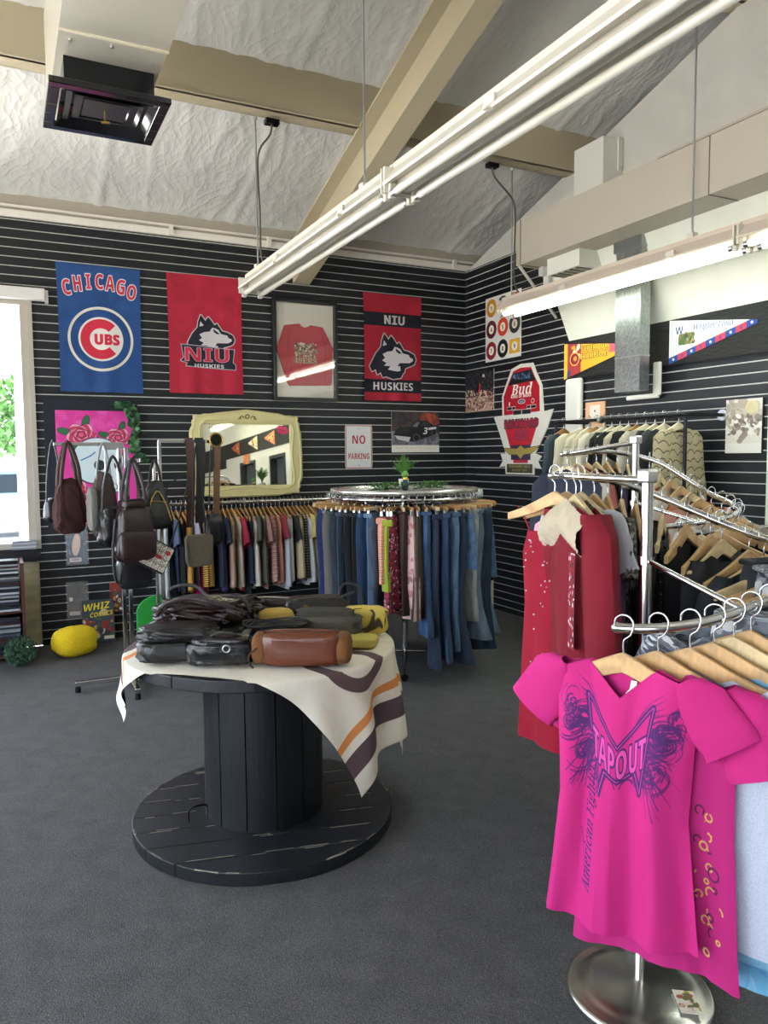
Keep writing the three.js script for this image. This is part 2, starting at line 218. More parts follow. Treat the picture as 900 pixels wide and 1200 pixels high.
// long trunk duct on the gable wall
{
  const t = thing('trunk_duct', 'long cream boxed duct running along the gable wall', 'duct');
  part(t, 'duct_body', bb(-0.57, -0.02, 3.275, 3.645, 1.70, 13.6), mat(0xb9b1a4, 0.5));
  part(t, 'joint_seam', bb(-0.574, -0.3, 3.27, 3.65, 1.76, 1.766), M.seam); for (const z of [3.72, 4.8, 7, 9]) part(t, 'joint_seam', bb(-0.574, -0.3, 3.27, 3.65, z, z + 0.006), M.seam);
  part(t, 'top_flange', bb(-0.585, -0.02, 3.635, 3.65, 3.3, 13.6), mat(0xb3aa9d, 0.5));
  part(t, 'brace', rod([-0.55, 3.275, 1.72], [0.0, 2.9, 1.55], 0.014, 8), M.white);
  const v = thing('side_vent', 'white square register box hanging from the trunk duct', 'vent');
  part(v, 'box_body', bb(-0.47, -0.12, 3.14, 3.274, 2.0, 2.40), mat(0xe4e4da, 0.5));
  for (let k = 0; k < 5; k++) part(v, 'grille_slat', bb(-0.45, -0.15, 3.13, 3.142, 2.03 + k * 0.075, 2.06 + k * 0.075), M.seam);
  const wbx = thing('access_box', 'white boxed fitting on the gable wall above the trunk duct', 'box');
  part(wbx, 'box_body', bb(-0.2, 0.0, 3.652, 4.2, 2.01, 2.36), M.white); part(wbx, 'lid_lip', mg(bb(-0.05, 0.0, 3.95, 4.21, 2.355, 2.375)), M.white);
}
{
  const gT = dt(256, 256, (u, v) => { const c = Math.floor(u * 14 + 3 * ns(u * 5, v * 5)) * 7 + Math.floor(v * 14 + 3 * ns(u * 5, v * 5, 4)) * 13; return 0.8 + 0.17 * (((c * 2654435761) >>> 0) % 97) / 97; }, true);
  const gm = mat(0xb4bbb8, 0.34, { metalness: 0.9, map: gT, roughness: 0.3 }); gT.repeat.set(1, 4);
  const t = thing('drop_duct', 'shiny galvanised duct dropping in front of the header board', 'duct');
  part(t, 'duct_body', bb(-0.30, -0.20, 2.12, 3.275, 2.63, 2.89), gm); part(t, 'top_flange', bb(-0.315, -0.185, 3.19, 3.275, 2.615, 2.905), gm);
  part(t, 'seam', mg(bb(-0.303, -0.197, 2.38, 2.39, 2.627, 2.893)), M.steel);
  const w = thing('wall_bracket', 'white plastic bracket behind the foot of the galvanised duct', 'bracket');
  part(w, 'arm', mg(rb(0.03, 0.26, 0.07, 0.01, 1, -0.05, 2.22, 2.83), rb(0.03, 0.04, 0.34, 0.012, 1, -0.05, 2.09, 2.68)), M.white);
}
// ---------------------------------------------------------------- things on the walls
const F = (px, fam = 'sans-serif', st = 'bold') => `${st} ${px}px ${fam}`;
const poly = (c, pts, fill, stroke, lw) => { c.beginPath(); pts.forEach((p, i) => (i ? c.lineTo(...p) : c.moveTo(...p))); c.closePath(); if (fill) { c.fillStyle = fill; c.fill(); } if (stroke) { c.strokeStyle = stroke; c.lineWidth = lw; c.lineJoin = 'round'; c.stroke(); } };
const circ = (c, x, y, r, fill, stroke, lw) => { c.beginPath(); c.arc(x, y, r, 0, 2 * PI); if (fill) { c.fillStyle = fill; c.fill(); } if (stroke) { c.strokeStyle = stroke; c.lineWidth = lw; c.stroke(); } };
const txt = (c, s, x, y, font, fill, stroke, lw, sx = 1, rot = 0) => { c.save(); c.translate(x, y); c.rotate(rot); c.scale(sx, 1); c.font = font; c.textAlign = 'center'; c.textBaseline = 'middle'; c.lineJoin = 'round'; if (stroke) { c.strokeStyle = stroke; c.lineWidth = lw; c.strokeText(s, 0, 0); } if (fill) { c.fillStyle = fill; c.fillText(s, 0, 0); } c.restore(); };
const fillBg = (c, w, h, col) => { c.fillStyle = col; c.fillRect(0, 0, w, h); };
const mottle = (c, w, h, n, cols, r0, r1, seed, x0 = 0, y0 = 0) => { const q = rng(seed); for (let i = 0; i < n; i++) { c.fillStyle = cols[Math.floor(q() * cols.length)]; c.beginPath(); c.ellipse(x0 + q() * w, y0 + q() * h, r0 + q() * (r1 - r0), r0 + q() * (r1 - r0), q() * 3, 0, 7); c.fill(); } };
const clothBanner = (w, h, seed) => surf(20, 30, (u, v) => [(u - 0.5) * w * (1 - 0.02 * Math.sin(v * 3)), (0.5 - v) * h, 0.012 + 0.007 * Math.sin(u * 9 + seed + v * 2) * v + 0.012 * ns(u * 4 + seed, v * 2) + 0.006 * Math.sin(u * 21 + seed * 2) * v * v]);
const bannerM = (map) => mat(0xffffff, 0.7, { map, bumpMap: weaveB, bumpScale: 0.0006 });
function husky(c, k, ox, oy, neck) {
  const T = (a) => a.map(([x, y]) => [ox + (x - 480) * k, oy + (y - 560) * k]);
  const tail = neck ? [[612, 705], [600, 745], [575, 770], [560, 800], [480, 815], [400, 790], [360, 800], [335, 750], [300, 775], [285, 725], [240, 745], [215, 700], [245, 650]] : [[612, 700], [608, 745], [228, 745], [240, 665]];
  const dark = T([[378, 385], [425, 445], [455, 402], [485, 432], [522, 482], [550, 462], [600, 535], [660, 548], [715, 575], [735, 620], [718, 660], [690, 676], ...tail, [285, 580], [345, 510], [352, 450]]);
  poly(c, dark, null, '#c9c3c4', 26 * k); poly(c, dark, '#141a2b', '#141a2b', 6 * k);
  poly(c, T([[470, 545], [496, 503], [532, 508], [565, 522], [590, 562], [660, 575], [672, 602], [704, 606], [706, 632], [668, 655], [548, 660], [528, 690], [556, 688], [560, 735], [520, 742], [418, 727], [448, 692], [372, 692], [402, 664], [352, 640], [386, 614], [358, 580], [412, 553]]), '#d3cdd0');
  poly(c, T([[372, 445], [408, 487], [360, 502]]), '#d3cdd0'); poly(c, T([[508, 516], [580, 562], [548, 568], [512, 546]]), '#141a2b'); poly(c, T([[665, 578], [700, 590], [712, 615], [676, 600]]), '#141a2b');
}
// blue banner
const cubs = cv(512, 800, (c, w, h) => {
  fillBg(c, w, h, '#1a4782'); mottle(c, w, h, 40, ['rgba(40,100,170,.10)', 'rgba(10,40,90,.10)'], 20, 90, 5);
  'CHICAGO'.split('').forEach((ch, i) => { const t = (i - 3) / 3; txt(c, ch, w / 2 + t * 200, 100 + 52 * t * t, F(128), '#c62b3f', '#e7d8dc', 14, 0.66, t * 0.16); txt(c, ch, w / 2 + t * 200, 100 + 52 * t * t, F(128), '#c62b3f', '#8d2c3a', 2, 0.66, t * 0.16); });
  circ(c, 256, 462, 196, null, '#ddd6c8', 17); circ(c, 256, 462, 140, '#ded9d4');
  c.beginPath(); c.arc(256, 462, 98, 0.78, 2 * PI - 0.78); c.lineWidth = 58; c.strokeStyle = '#cb2440'; c.stroke();
  txt(c, 'UBS', 292, 464, F(86), '#cb2440', '#cb2440', 7, 1);
});
solo('blue_banner', 'blue baseball team banner with red arched lettering and round emblem', 'banner', clothBanner(0.70, 1.10, 1), bannerM(cubs), [-3.815, 2.77, 0.004], 0);
const niu1 = cv(512, 800, (c, w, h) => {
  fillBg(c, w, h, '#b31b38'); mottle(c, w, h, 30, ['rgba(220,50,80,.10)', 'rgba(110,5,25,.10)'], 20, 90, 8);
  husky(c, 0.66, 290, 385, false);
  poly(c, [[70, 470], [445, 490], [432, 580], [452, 600], [448, 632], [100, 616], [110, 596], [64, 580], [86, 556]].map(([x, y]) => [x + 12, y]), '#141a2b', '#a9a3ad', 6);
  txt(c, 'NIU', 262, 536, F(126), '#c9284a', '#d9b7bf', 5, 1.42); txt(c, 'HUSKIES', 275, 610, F(34), '#dcd8d8', null, 0, 1.55);
});
solo('red_banner', 'plain red banner with wolf head above large three letter emblem', 'banner', clothBanner(0.70, 1.09, 4), bannerM(niu1), [-2.885, 2.78, 0.004], 0);
const niu2 = cv(512, 800, (c, w, h) => {
  fillBg(c, w, h, '#a91830'); mottle(c, w, h, 30, ['rgba(220,50,80,.10)', 'rgba(110,5,25,.10)'], 20, 90, 9);
  c.fillStyle = '#141724'; c.fillRect(0, 138, w, 100); c.fillRect(0, 640, w, 98);
  txt(c, 'NIU', 270, 190, F(84, 'monospace'), '#cfcaca', '#cfcaca', 4, 1.25); txt(c, 'HUSKIES', 256, 692, F(82), '#d6d1d1', null, 0, 1.08); husky(c, 0.78, 258, 434, true);
});
solo('red_banner', 'red banner with two black lettered bands around a wolf head', 'banner', clothBanner(0.69, 1.10, 7), bannerM(niu2), [-0.91, 2.768, 0.004], 0);
// framed jersey
{
  const t = thing('framed_jersey', 'red long-sleeved jersey framed behind glass in a black shadow box', 'frame', [-1.9, 2.683, 0.002]);
  part(t, 'backing', bx(0.62, 0.93, 0.012, 0, 0, 0.008), mat(0xd8d3c6, 0.8));
  part(t, 'frame', extr(shape([[-0.335, -0.49], [0.335, -0.49], [0.335, 0.49], [-0.335, 0.49]], [[[-0.31, -0.465], [-0.31, 0.465], [0.31, 0.465], [0.31, -0.465]]]), 0.055, 0.004), mat(0x141417, 0.35));
  const js = [[-0.06, 0.30], [-0.21, 0.275], [-0.295, 0.05], [-0.285, 0.02], [-0.195, -0.26], [-0.17, -0.30], [0.265, -0.285], [0.275, -0.27], [0.285, 0.04], [0.30, 0.07], [0.185, 0.275], [0.06, 0.29], [0.04, 0.275], [0.0, 0.262], [-0.04, 0.275]];
  const jt = cv(512, 512, (c, w, h) => { fillBg(c, w, h, '#b02238'); c.strokeStyle = 'rgba(70,5,20,.55)'; c.lineWidth = 5; for (const a of [[[110, 60], [95, 200], [150, 480]], [[400, 60], [440, 220], [430, 480]]]) { c.beginPath(); a.forEach((p, i) => (i ? c.lineTo(...p) : c.moveTo(...p))); c.stroke(); }
    mottle(c, 200, 120, 260, ['#5d5a48', '#8b8366', '#c7b98d', '#3a332c', '#9a3440', '#d8d2bd'], 3, 13, 21, 160, 150); txt(c, '49ERS', 255, 300, F(66, 'serif'), '#c9ba90', '#4b4534', 6, 1.05); });
  const jg = uvBox(extr(js, 0.01, 0.006, 2), -0.30, 0.30, -0.30, 0.29); part(t, 'jersey', jg, mat(0xffffff, 0.8, { map: jt }), [0, -0.04, 0.018]);
  part(t, 'collar_tag', bx(0.035, 0.025, 0.002, 0, 0.205, 0.017), M.white);
  part(t, 'glass', bx(0.62, 0.93, 0.003, 0, 0, 0.05), phys(0xffffff, 0.02, { transmission: 1, thickness: 0, ior: 1.5 }));
}
function poster(name, label, cat, w, h, map, p, ry, thick = 0.004, edge = M.paper, group) { const e = edge; return solo(name, label, cat, bx(w, h, thick), [e, e, e, e, mat(0xffffff, 0.5, { map }), e], p, ry, group); }
const rrect = (w, h, r) => { const p = []; for (const [x, y, a] of [[w / 2 - r, h / 2 - r, 0], [-w / 2 + r, h / 2 - r, 1], [-w / 2 + r, -h / 2 + r, 2], [w / 2 - r, -h / 2 + r, 3]]) for (let k = 0; k <= 5; k++) p.push([x + r * Math.cos((a + k / 5) * PI / 2), y + r * Math.sin((a + k / 5) * PI / 2)]); return p; };
// sign
{
  const st = cv(300, 450, (c, w, h) => { fillBg(c, w, h, '#dfe0dc'); c.strokeStyle = '#b32741'; c.lineWidth = 7; c.beginPath(); c.roundRect(9, 9, w - 18, h - 18, 22); c.stroke(); txt(c, 'NO', 150, 152, F(120), '#b32741', null, 0, 0.86); txt(c, 'PARKING', 150, 322, F(80), '#b32741', null, 0, 0.68); });
  const t = thing('parking_sign', 'white metal NO PARKING sign with red letters and border', 'sign', [-1.315, 1.732, 0.004]);
  part(t, 'plate', uvBox(extr(rrect(0.31, 0.455, 0.03), 0.003), -0.155, 0.155, -0.2275, 0.2275), mat(0xffffff, 0.35, { map: st }));
  for (const y of [0.19, -0.19]) part(t, 'bolt', cyl(0.008, 0.008, 0.006, 10).rotateX(PI / 2), M.steel, [0, y, 0.004]);
}
poster('race_poster', 'race car poster with a black numbered car above a white strip', 'poster', 0.585, 0.435, cv(512, 384, (c, w, h) => {
  const g = ['#2d2c34', '#3a3336', '#46393a']; fillBg(c, w, h, '#33323a'); mottle(c, w, 200, 90, g, 20, 70, 31); c.fillStyle = 'rgba(205,80,50,.75)'; c.beginPath(); c.ellipse(410, 70, 110, 55, 0.2, 0, 7); c.fill(); mottle(c, 200, 90, 40, ['rgba(220,100,60,.25)', 'rgba(90,40,40,.3)'], 10, 40, 32, 310, 20);
  c.fillStyle = '#74747f'; c.fillRect(0, 215, w, 100); mottle(c, w, 100, 60, ['#6a6a76', '#7f808b', '#5b5b66'], 8, 50, 33, 0, 215);
  poly(c, [[20, 215], [60, 160], [200, 140], [250, 90], [380, 80], [440, 120], [490, 135], [495, 185], [430, 225], [240, 285], [60, 265]], '#141519'); poly(c, [[215, 140], [262, 98], [300, 96], [270, 145]], '#6d7076'); poly(c, [[310, 140], [330, 96], [390, 92], [410, 125]], '#2d2f35');
  poly(c, [[30, 225], [200, 240], [180, 285], [60, 262]], '#c9cacb'); poly(c, [[60, 170], [190, 150], [170, 205], [40, 210]], '#26272c'); circ(c, 262, 246, 34, '#0b0b0d', '#6b6b70', 6); circ(c, 455, 190, 28, '#0b0b0d', '#6b6b70', 5);
  txt(c, '3', 355, 180, F(88, 'sans-serif', 'italic bold'), '#e9e9e6', null, 0, 1); poly(c, [[395, 148], [480, 140], [480, 160], [395, 172]], '#d5d5d3'); c.fillStyle = '#e4dfd2'; c.fillRect(0, 316, w, 68); for (let i = 0; i < 9; i++) { c.fillStyle = 'rgba(150,140,125,.5)'; c.fillRect(40 + i * 50, 340, 34, 5); }
}), [-0.635, 1.89, 0.004], 0);
// mirror
{
  const t = thing('ornate_mirror', 'ornate cream framed mirror with pink lips sticker', 'mirror', [-2.515, 1.655, 0.035], [-0.037, 0, 0]);
  const W = 0.53, H = 0.385, out = [], inn = [], N = 120;
  for (let i = 0; i < N; i++) { const a = i / N * 2 * PI, ca = Math.cos(a), sa = Math.sin(a), e = 0.22, x = Math.sign(ca) * Math.abs(ca) ** e, y = Math.sign(sa) * Math.abs(sa) ** e; const wob = 1 + 0.016 * Math.cos(8 * a) + 0.012 * Math.cos(16 * a + 0.6), crest = sa > 0.5 ? 0.03 * Math.exp(-((x * W / 0.16) ** 2)) : 0; out.push([x * W * wob, y * H * wob + crest]); }
  for (const [x, y] of [[1, 1], [-1, 1], [-1, -1], [1, -1]]) inn.push([x * 0.44, y * 0.305]);
  inn.reverse();
  const fm = mat(0xd9cf96, 0.42); part(t, 'frame', extr(shape(out, [inn]), 0.018, 0.012, 3), fm);
  part(t, 'frame_bead', tube([[-0.44, -0.305, 0.03], [0, -0.307, 0.03], [0.44, -0.305, 0.03], [0.442, 0, 0.03], [0.44, 0.305, 0.03], [0, 0.307, 0.03], [-0.44, 0.305, 0.03], [-0.442, 0, 0.03]], 0.009, 60, 6, true), fm);
  const rim = part(t, 'frame_edge', tube(out.filter((_, i) => i % 2 === 0).map(([x, y]) => [x * 0.985, y * 0.985, 0.024]), 0.011, 120, 6, true), fm);
  const sc = mat(0x8a7a46, 0.5); part(t, 'crest_scroll', mg(new THREE.TorusGeometry(0.018, 0.006, 6, 16).translate(0, 0.368, 0.034), ...[-1, 1].map((s) => tube([[s * 0.03, 0.352, 0.034], [s * 0.055, 0.372, 0.036], [s * 0.075, 0.36, 0.036], [s * 0.062, 0.35, 0.036], [s * 0.09, 0.345, 0.034]], 0.005, 16, 5))), sc);
  part(t, 'looking_glass', bx(0.89, 0.62, 0.006, 0, 0, 0.012), mat(0xf2f0e0, 0.015, { metalness: 1 }));
  const lip = []; for (let i = 0; i < 40; i++) { const a = i / 40 * 2 * PI; lip.push([0.06 * Math.cos(a), 0.042 * Math.sin(a) - (Math.sin(a) > 0 ? 0.012 * Math.exp(-((Math.cos(a) / 0.22) ** 2)) : 0)]); }
  const hole = []; for (let i = 0; i < 16; i++) { const a = -i / 16 * 2 * PI; hole.push([0.032 * Math.cos(a), 0.004 * Math.sin(a)]); }
  const L = part(t, 'lips_sticker', extr(shape(lip, [hole]), 0.002, 0.001), mat(0xe0336b, 0.35), [0.355, 0.243, 0.016], [0, 0, -0.25], 'hot pink lips sticker');
}
// skull poster
{
  const sk = cv(512, 800, (c, w, h) => {
    fillBg(c, w, h, '#d83f9c'); mottle(c, w, 250, 60, ['rgba(230,110,185,.35)', 'rgba(200,40,140,.3)'], 15, 50, 41);
    const rose = (x, y, r) => { for (const [a, s] of [[0.4, 1], [2, 0.95], [3.4, 1], [5, 0.9]]) { c.fillStyle = '#2f6b45'; c.beginPath(); c.ellipse(x + Math.cos(a) * r * 1.15, y + Math.sin(a) * r, r * 0.55, r * 0.25, a, 0, 7); c.fill(); c.strokeStyle = '#16301f'; c.lineWidth = 3; c.stroke(); } for (let k = 0; k < 7; k++) { const rr = r * (1 - k * 0.13); c.beginPath(); for (let i = 0; i <= 24; i++) { const a = i / 24 * 2 * PI, q = rr * (1 + 0.13 * Math.sin(5 * a + k * 1.3)); c.lineTo(x + q * Math.cos(a), y + q * 0.85 * Math.sin(a)); } c.fillStyle = ['#e9a3b9', '#c93262', '#e27597', '#b8234f', '#e58ca8', '#a31c45', '#d85a82'][k]; c.fill(); c.strokeStyle = '#4a1226'; c.lineWidth = 2; c.stroke(); } };
    rose(160, 170, 92); rose(400, 190, 80); rose(120, 560, 75);
    c.fillStyle = '#cfdfe6'; c.strokeStyle = '#2c3e55'; c.lineWidth = 6; c.beginPath(); c.ellipse(260, 355, 170, 165, 0, 0, 7); c.fill(); c.stroke(); c.beginPath(); c.ellipse(330, 500, 110, 90, 0, 0, 7); c.fill(); c.stroke(); c.beginPath(); c.ellipse(290, 440, 130, 80, 0, 0, 7); c.fill();
    c.fillStyle = '#2a3238'; c.beginPath(); c.ellipse(270, 385, 36, 38, 0, 0, 7); c.fill(); c.beginPath(); c.ellipse(392, 385, 26, 36, 0, 0, 7); c.fill(); poly(c, [[335, 440], [318, 480], [356, 476]], '#2a3238'); c.strokeStyle = '#5577a8'; c.lineWidth = 9; c.beginPath(); c.moveTo(150, 350); c.bezierCurveTo(190, 330, 220, 320, 245, 290); c.stroke();
    for (let i = 0; i < 6; i++) { c.fillStyle = '#e6ecec'; c.fillRect(255 + i * 26, 520, 22, 36); c.strokeStyle = '#33424c'; c.lineWidth = 3; c.strokeRect(255 + i * 26, 520, 22, 36); } c.strokeStyle = '#4a1236'; c.lineWidth = 5; c.beginPath(); c.moveTo(170, 735); c.bezierCurveTo(200, 700, 210, 770, 240, 730); c.bezierCurveTo(280, 690, 260, 770, 320, 735); c.stroke();
  });
  const t = thing('skull_painting', 'pink skull and roses print mounted on a dark panel', 'poster', [-3.885, 1.555, 0.004]);
  part(t, 'mount', bx(0.78, 1.12, 0.006, -0.03, 0.04, 0), mat(0x14182a, 0.45)); const e = mat(0x222430, 0.6); part(t, 'canvas', bx(0.66, 1.0, 0.02, 0, 0, 0.012), [e, e, e, e, mat(0xffffff, 0.4, { map: sk }), e]);
}
// small magazines and comics in sleeves
const comic = (seed, title, bg, tc) => cv(256, 384, (c, w, h) => { fillBg(c, w, h, bg); mottle(c, w, h * 0.7, 60, ['#8c2f2c', '#c9a03a', '#3c5a46', '#2d3b4d', '#c8b9a3', '#5b2c33'], 8, 34, seed, 0, h * 0.28); if (title) title.forEach(([s, x, y, px, sx, col]) => txt(c, s, x, y, F(px, 'sans-serif', 'italic bold'), col || tc, '#23201a', 5, sx, -0.08)); c.fillStyle = '#e9e4d6'; c.fillRect(w - 90, h - 54, 80, 30); });
const sleeveM = phys(0xffffff, 0.08, { transmission: 0.9, thickness: 0, ior: 1.45 });
poster('comic_book', 'comic book with big yellow WHIZ COMICS title leaning on the slats', 'comic', 0.27, 0.38, comic(51, [['WHIZ', 112, 62, 84, 0.98], ['COMICS', 150, 132, 56, 0.86]], '#2c3f49', '#e8d23a'), [-3.93, 0.19, 0.1], [-0.24, 0, 0], 0.006);
poster('comic_book', 'small red and yellow comic hung above the big yellow titled one', 'comic', 0.12, 0.27, comic(52, null, '#8e3b2c'), [-3.755, 0.375, 0.01], 0, 0.004);
{
  const m1 = thing('bagged_magazine', 'pale magazine in a clear bag hung below the pink print', 'magazine', [-4.078, 0.865, 0.012]);
  part(m1, 'magazine', bx(0.165, 0.33, 0.004), [M.paper, M.paper, M.paper, M.paper, mat(0xffffff, 0.4, { map: cv(256, 400, (c, w, h) => { fillBg(c, w, h, '#37506a'); mottle(c, w, h, 40, ['#2f4760', '#44607b', '#6b3540'], 10, 40, 55); c.fillStyle = '#d9b9a0'; c.beginPath(); c.ellipse(120, 190, 52, 120, 0.15, 0, 7); c.fill(); c.fillStyle = '#c9c9cc'; c.fillRect(30, 330, 150, 46); txt(c, 'NEWS', 105, 352, F(36), '#b3202c'); }) }), M.paper]);
  part(m1, 'sleeve', bx(0.19, 0.37, 0.003, 0, 0.01, 0.006), sleeveM);
  const m2 = thing('bagged_magazine', 'dark bagged magazine with a price tag near the floor', 'magazine', [-4.09, 0.375, 0.012]);
  part(m2, 'magazine', bx(0.165, 0.3, 0.004), [M.paper, M.paper, M.paper, M.paper, mat(0xffffff, 0.4, { map: cv(256, 400, (c, w, h) => { fillBg(c, w, h, '#2b3038'); mottle(c, w, h, 50, ['#39414c', '#232830', '#5b3f3c', '#41322f'], 12, 50, 57); c.fillStyle = '#d8d6d2'; c.fillRect(20, 330, 140, 46); c.fillRect(24, 160, 44, 44); }) }), M.paper]);
  part(m2, 'sleeve', bx(0.185, 0.33, 0.003, 0, 0.005, 0.006), sleeveM);
}
// right wall
const RW = -PI / 2;
poster('game_photo', 'crowd photograph of a leaping player in the wall corner', 'poster', 0.54, 0.43, cv(384, 300, (c, w, h) => { fillBg(c, w, h, '#15151b'); mottle(c, w, 130, 200, ['#22222a', '#3a3338', '#191920', '#4a4446'], 3, 12, 61); c.fillStyle = '#b99a82'; c.fillRect(0, 190, w, 110); mottle(c, w, 150, 260, ['#8a6a5a', '#c9b09c', '#5c3c3a', '#d8c6b4', '#2e2226', '#993a40'], 3, 13, 62, 0, 140); c.fillStyle = '#c22c3d'; c.fillRect(186, 92, 22, 60); c.fillRect(176, 140, 16, 34); circ(c, 198, 84, 10, '#5a3a2c'); c.fillStyle = '#ddd'; c.fillRect(235, 30, 26, 20); }), [-0.005, 2.325, 0.29], RW);
poster('ball_poster', 'white poster of nine numbered billiard balls', 'poster', 0.615, 0.66, cv(480, 512, (c, w, h) => { fillBg(c, w, h, '#dad8d4'); const col = ['#c98a2a', '#1c2b4c', '#b0203a', '#5a1626', '#d2401f', '#38352e', '#8a1a2c', '#17181a', '#d6a326']; for (let i = 0; i < 9; i++) { const x = 82 + (i % 3) * 158, y = 86 + Math.floor(i / 3) * 170; if (i === 8) { c.fillStyle = '#e3ddd0'; c.fillRect(x - 70, y - 70, 140, 140); c.fillStyle = col[8]; c.fillRect(x - 68, y - 55, 136, 110); } else circ(c, x, y, 72, col[i]); circ(c, x, y, 36, '#e9e2cf'); txt(c, String(i + 1), x, y + 2, F(48), '#1d1d1f'); } }), [-0.005, 2.945, 0.715], RW);
{ // tin sign
  const o = [[-0.45, 0.07], [-0.30, 0.08], [-0.31, 0.30], [-0.24, 0.44], [-0.15, 0.60], [0.0, 0.64], [0.19, 0.63], [0.26, 0.50], [0.33, 0.38], [0.36, 0.09], [0.50, 0.11], [0.42, -0.08], [0.24, -0.36], [0.33, -0.39], [0.28, -0.45], [0.32, -0.52], [0.22, -0.51], [0.22, -0.59], [-0.24, -0.59], [-0.25, -0.50], [-0.35, -0.51], [-0.29, -0.44], [-0.33, -0.36], [-0.24, -0.36], [-0.36, -0.1]];
  const m = cv(700, 820, (c, w, h) => {
    const X = (x) => (x + 0.45) / 0.95 * w, Y = (y) => (0.64 - y) / 1.23 * h, P = (a) => a.map(([x, y]) => [X(x), Y(y)]); fillBg(c, w, h, '#dedbd0');
    poly(c, P([[-0.20, 0.44], [-0.12, 0.57], [0.0, 0.60], [0.17, 0.59], [0.23, 0.48], [0.30, 0.37], [0.31, 0.1], [-0.27, 0.085], [-0.28, 0.3]]), '#b41429'); poly(c, P([[-0.20, 0.42], [-0.12, 0.55], [0.17, 0.565], [0.24, 0.44]]), '#20252c'); mottle(c, 200, 46, 40, ['#2c5c86', '#35506a', '#1b2a3a', '#5c7a92'], 4, 14, 71, X(-0.12), Y(0.535));
    txt(c, 'Bud', X(0.01), Y(0.36), F(108, 'serif', 'italic bold'), '#ece7da', null, 0, 1.15); txt(c, 'KING OF BEERS', X(0.01), Y(0.285), F(30), '#ece7da', null, 0, 1.12); c.fillStyle = '#e8e4da'; c.beginPath(); c.ellipse(X(0.02), Y(0.225), 44, 18, 0, 0, 7); c.fill(); c.fillStyle = '#1f3c66'; c.beginPath(); c.ellipse(X(0.02), Y(0.225), 39, 14, 0, 0, 7); c.fill(); txt(c, 'Ford', X(0.02), Y(0.225), F(20, 'serif', 'italic'), '#eee');
    c.fillStyle = '#e8e4da'; c.fillRect(X(-0.19), Y(0.23), 14, 28); circ(c, X(0.2), Y(0.22), 16, null, '#e8e4da', 4); for (const [x0, x1, y0, y1] of [[-0.22, -0.14, 0.17, 0.135], [-0.13, -0.08, 0.17, 0.135], [0.11, 0.16, 0.17, 0.135], [0.17, 0.25, 0.17, 0.135], [-0.12, 0.02, 0.13, 0.075], [0.03, 0.17, 0.13, 0.075]]) { c.fillStyle = '#23262b'; c.strokeStyle = '#c9c6bf'; c.lineWidth = 4; c.fillRect(X(x0), Y(y0 + 0.005), X(x1) - X(x0), Y(y1) - Y(y0)); c.strokeRect(X(x0), Y(y0 + 0.005), X(x1) - X(x0), Y(y1) - Y(y0)); }
    poly(c, P([[-0.28, -0.0], [0.30, 0.02], [0.16, -0.3], [-0.16, -0.3]]), '#c32233'); txt(c, 'BRICKYARD', X(0.01), Y(-0.02), F(88), '#a32a40', '#2f2f3c', 12, 0.86); txt(c, '400', X(0.02), Y(-0.15), F(104), '#b03048', '#3b3350', 10, 1);
    c.fillStyle = '#3a2f52'; c.fillRect(X(-0.15), Y(-0.26), X(0.17) - X(-0.15), 112); poly(c, P([[-0.3, -0.29], [-0.05, -0.30], [0.01, -0.26], [0.07, -0.30], [0.32, -0.27], [0.18, -0.36], [0.06, -0.37], [0.01, -0.42], [-0.05, -0.37], [-0.17, -0.37]]), '#a5904a', '#4b3d1c', 4); c.fillStyle = '#b3243a'; c.fillRect(X(-0.11), Y(-0.425), 175, 26); c.fillStyle = '#3f3b2c'; c.fillRect(X(-0.22), Y(-0.475), X(0.2) - X(-0.22), 66); txt(c, 'INAUGURAL RACE', X(-0.01), Y(-0.50), F(28), '#a79556', null, 0, 1.1); txt(c, 'AUGUST 1994', X(-0.01), Y(-0.545), F(26), '#a79556', null, 0, 1.1);
  });
  const g = uvBox(extr(o, 0.008, 0.003), -0.45, 0.50, -0.59, 0.64); g.scale(1, 0.885, 1); solo('tin_sign', 'red stock car tin sign above a white shield', 'sign', g, mat(0xffffff, 0.35, { map: m }), [-0.006, 1.965, 1.03], RW);
}
function pennant(label, w, h, map, p) { solo('pennant', label, 'pennant', uvBox(extr([[0, h / 2], [0, -h / 2], [w, 0.03], [w, 0.055]].map(([x, y]) => [x, y]), 0.003), 0, w, -h / 2, h / 2), mat(0xffffff, 0.85, { map }), p, [0, RW, 0]); }
pennant('yellow champions pennant beside the galvanised duct', 0.86, 0.32, cv(640, 256, (c, w, h) => { fillBg(c, w, h, '#dba32a'); c.fillStyle = '#a63238'; c.fillRect(36, 0, 130, h); mottle(c, 120, 110, 14, ['#d9a33c', '#e4d9c2', '#8a1f2c'], 8, 26, 81, 45, 30); circ(c, 105, 120, 44, '#8a2030', '#e3b54a', 8); circ(c, 110, 118, 18, '#c98f4a'); c.fillStyle = '#e6b93a'; c.fillRect(0, 0, 34, h); txt(c, 'SUPER BOWL', 310, 62, F(50), '#e9c535', '#7a2a1c', 8, 0.95); txt(c, 'CHAMPIONS', 290, 112, F(48), '#e9c535', '#7a2a1c', 8, 0.95); c.fillStyle = '#c95a6c'; c.fillRect(430, 36, 90, 80); poly(c, [[30, 256], [34, 200], [70, 190], [60, 240]], '#3c4c7c'); }), [-0.034, 2.475, 1.71]);
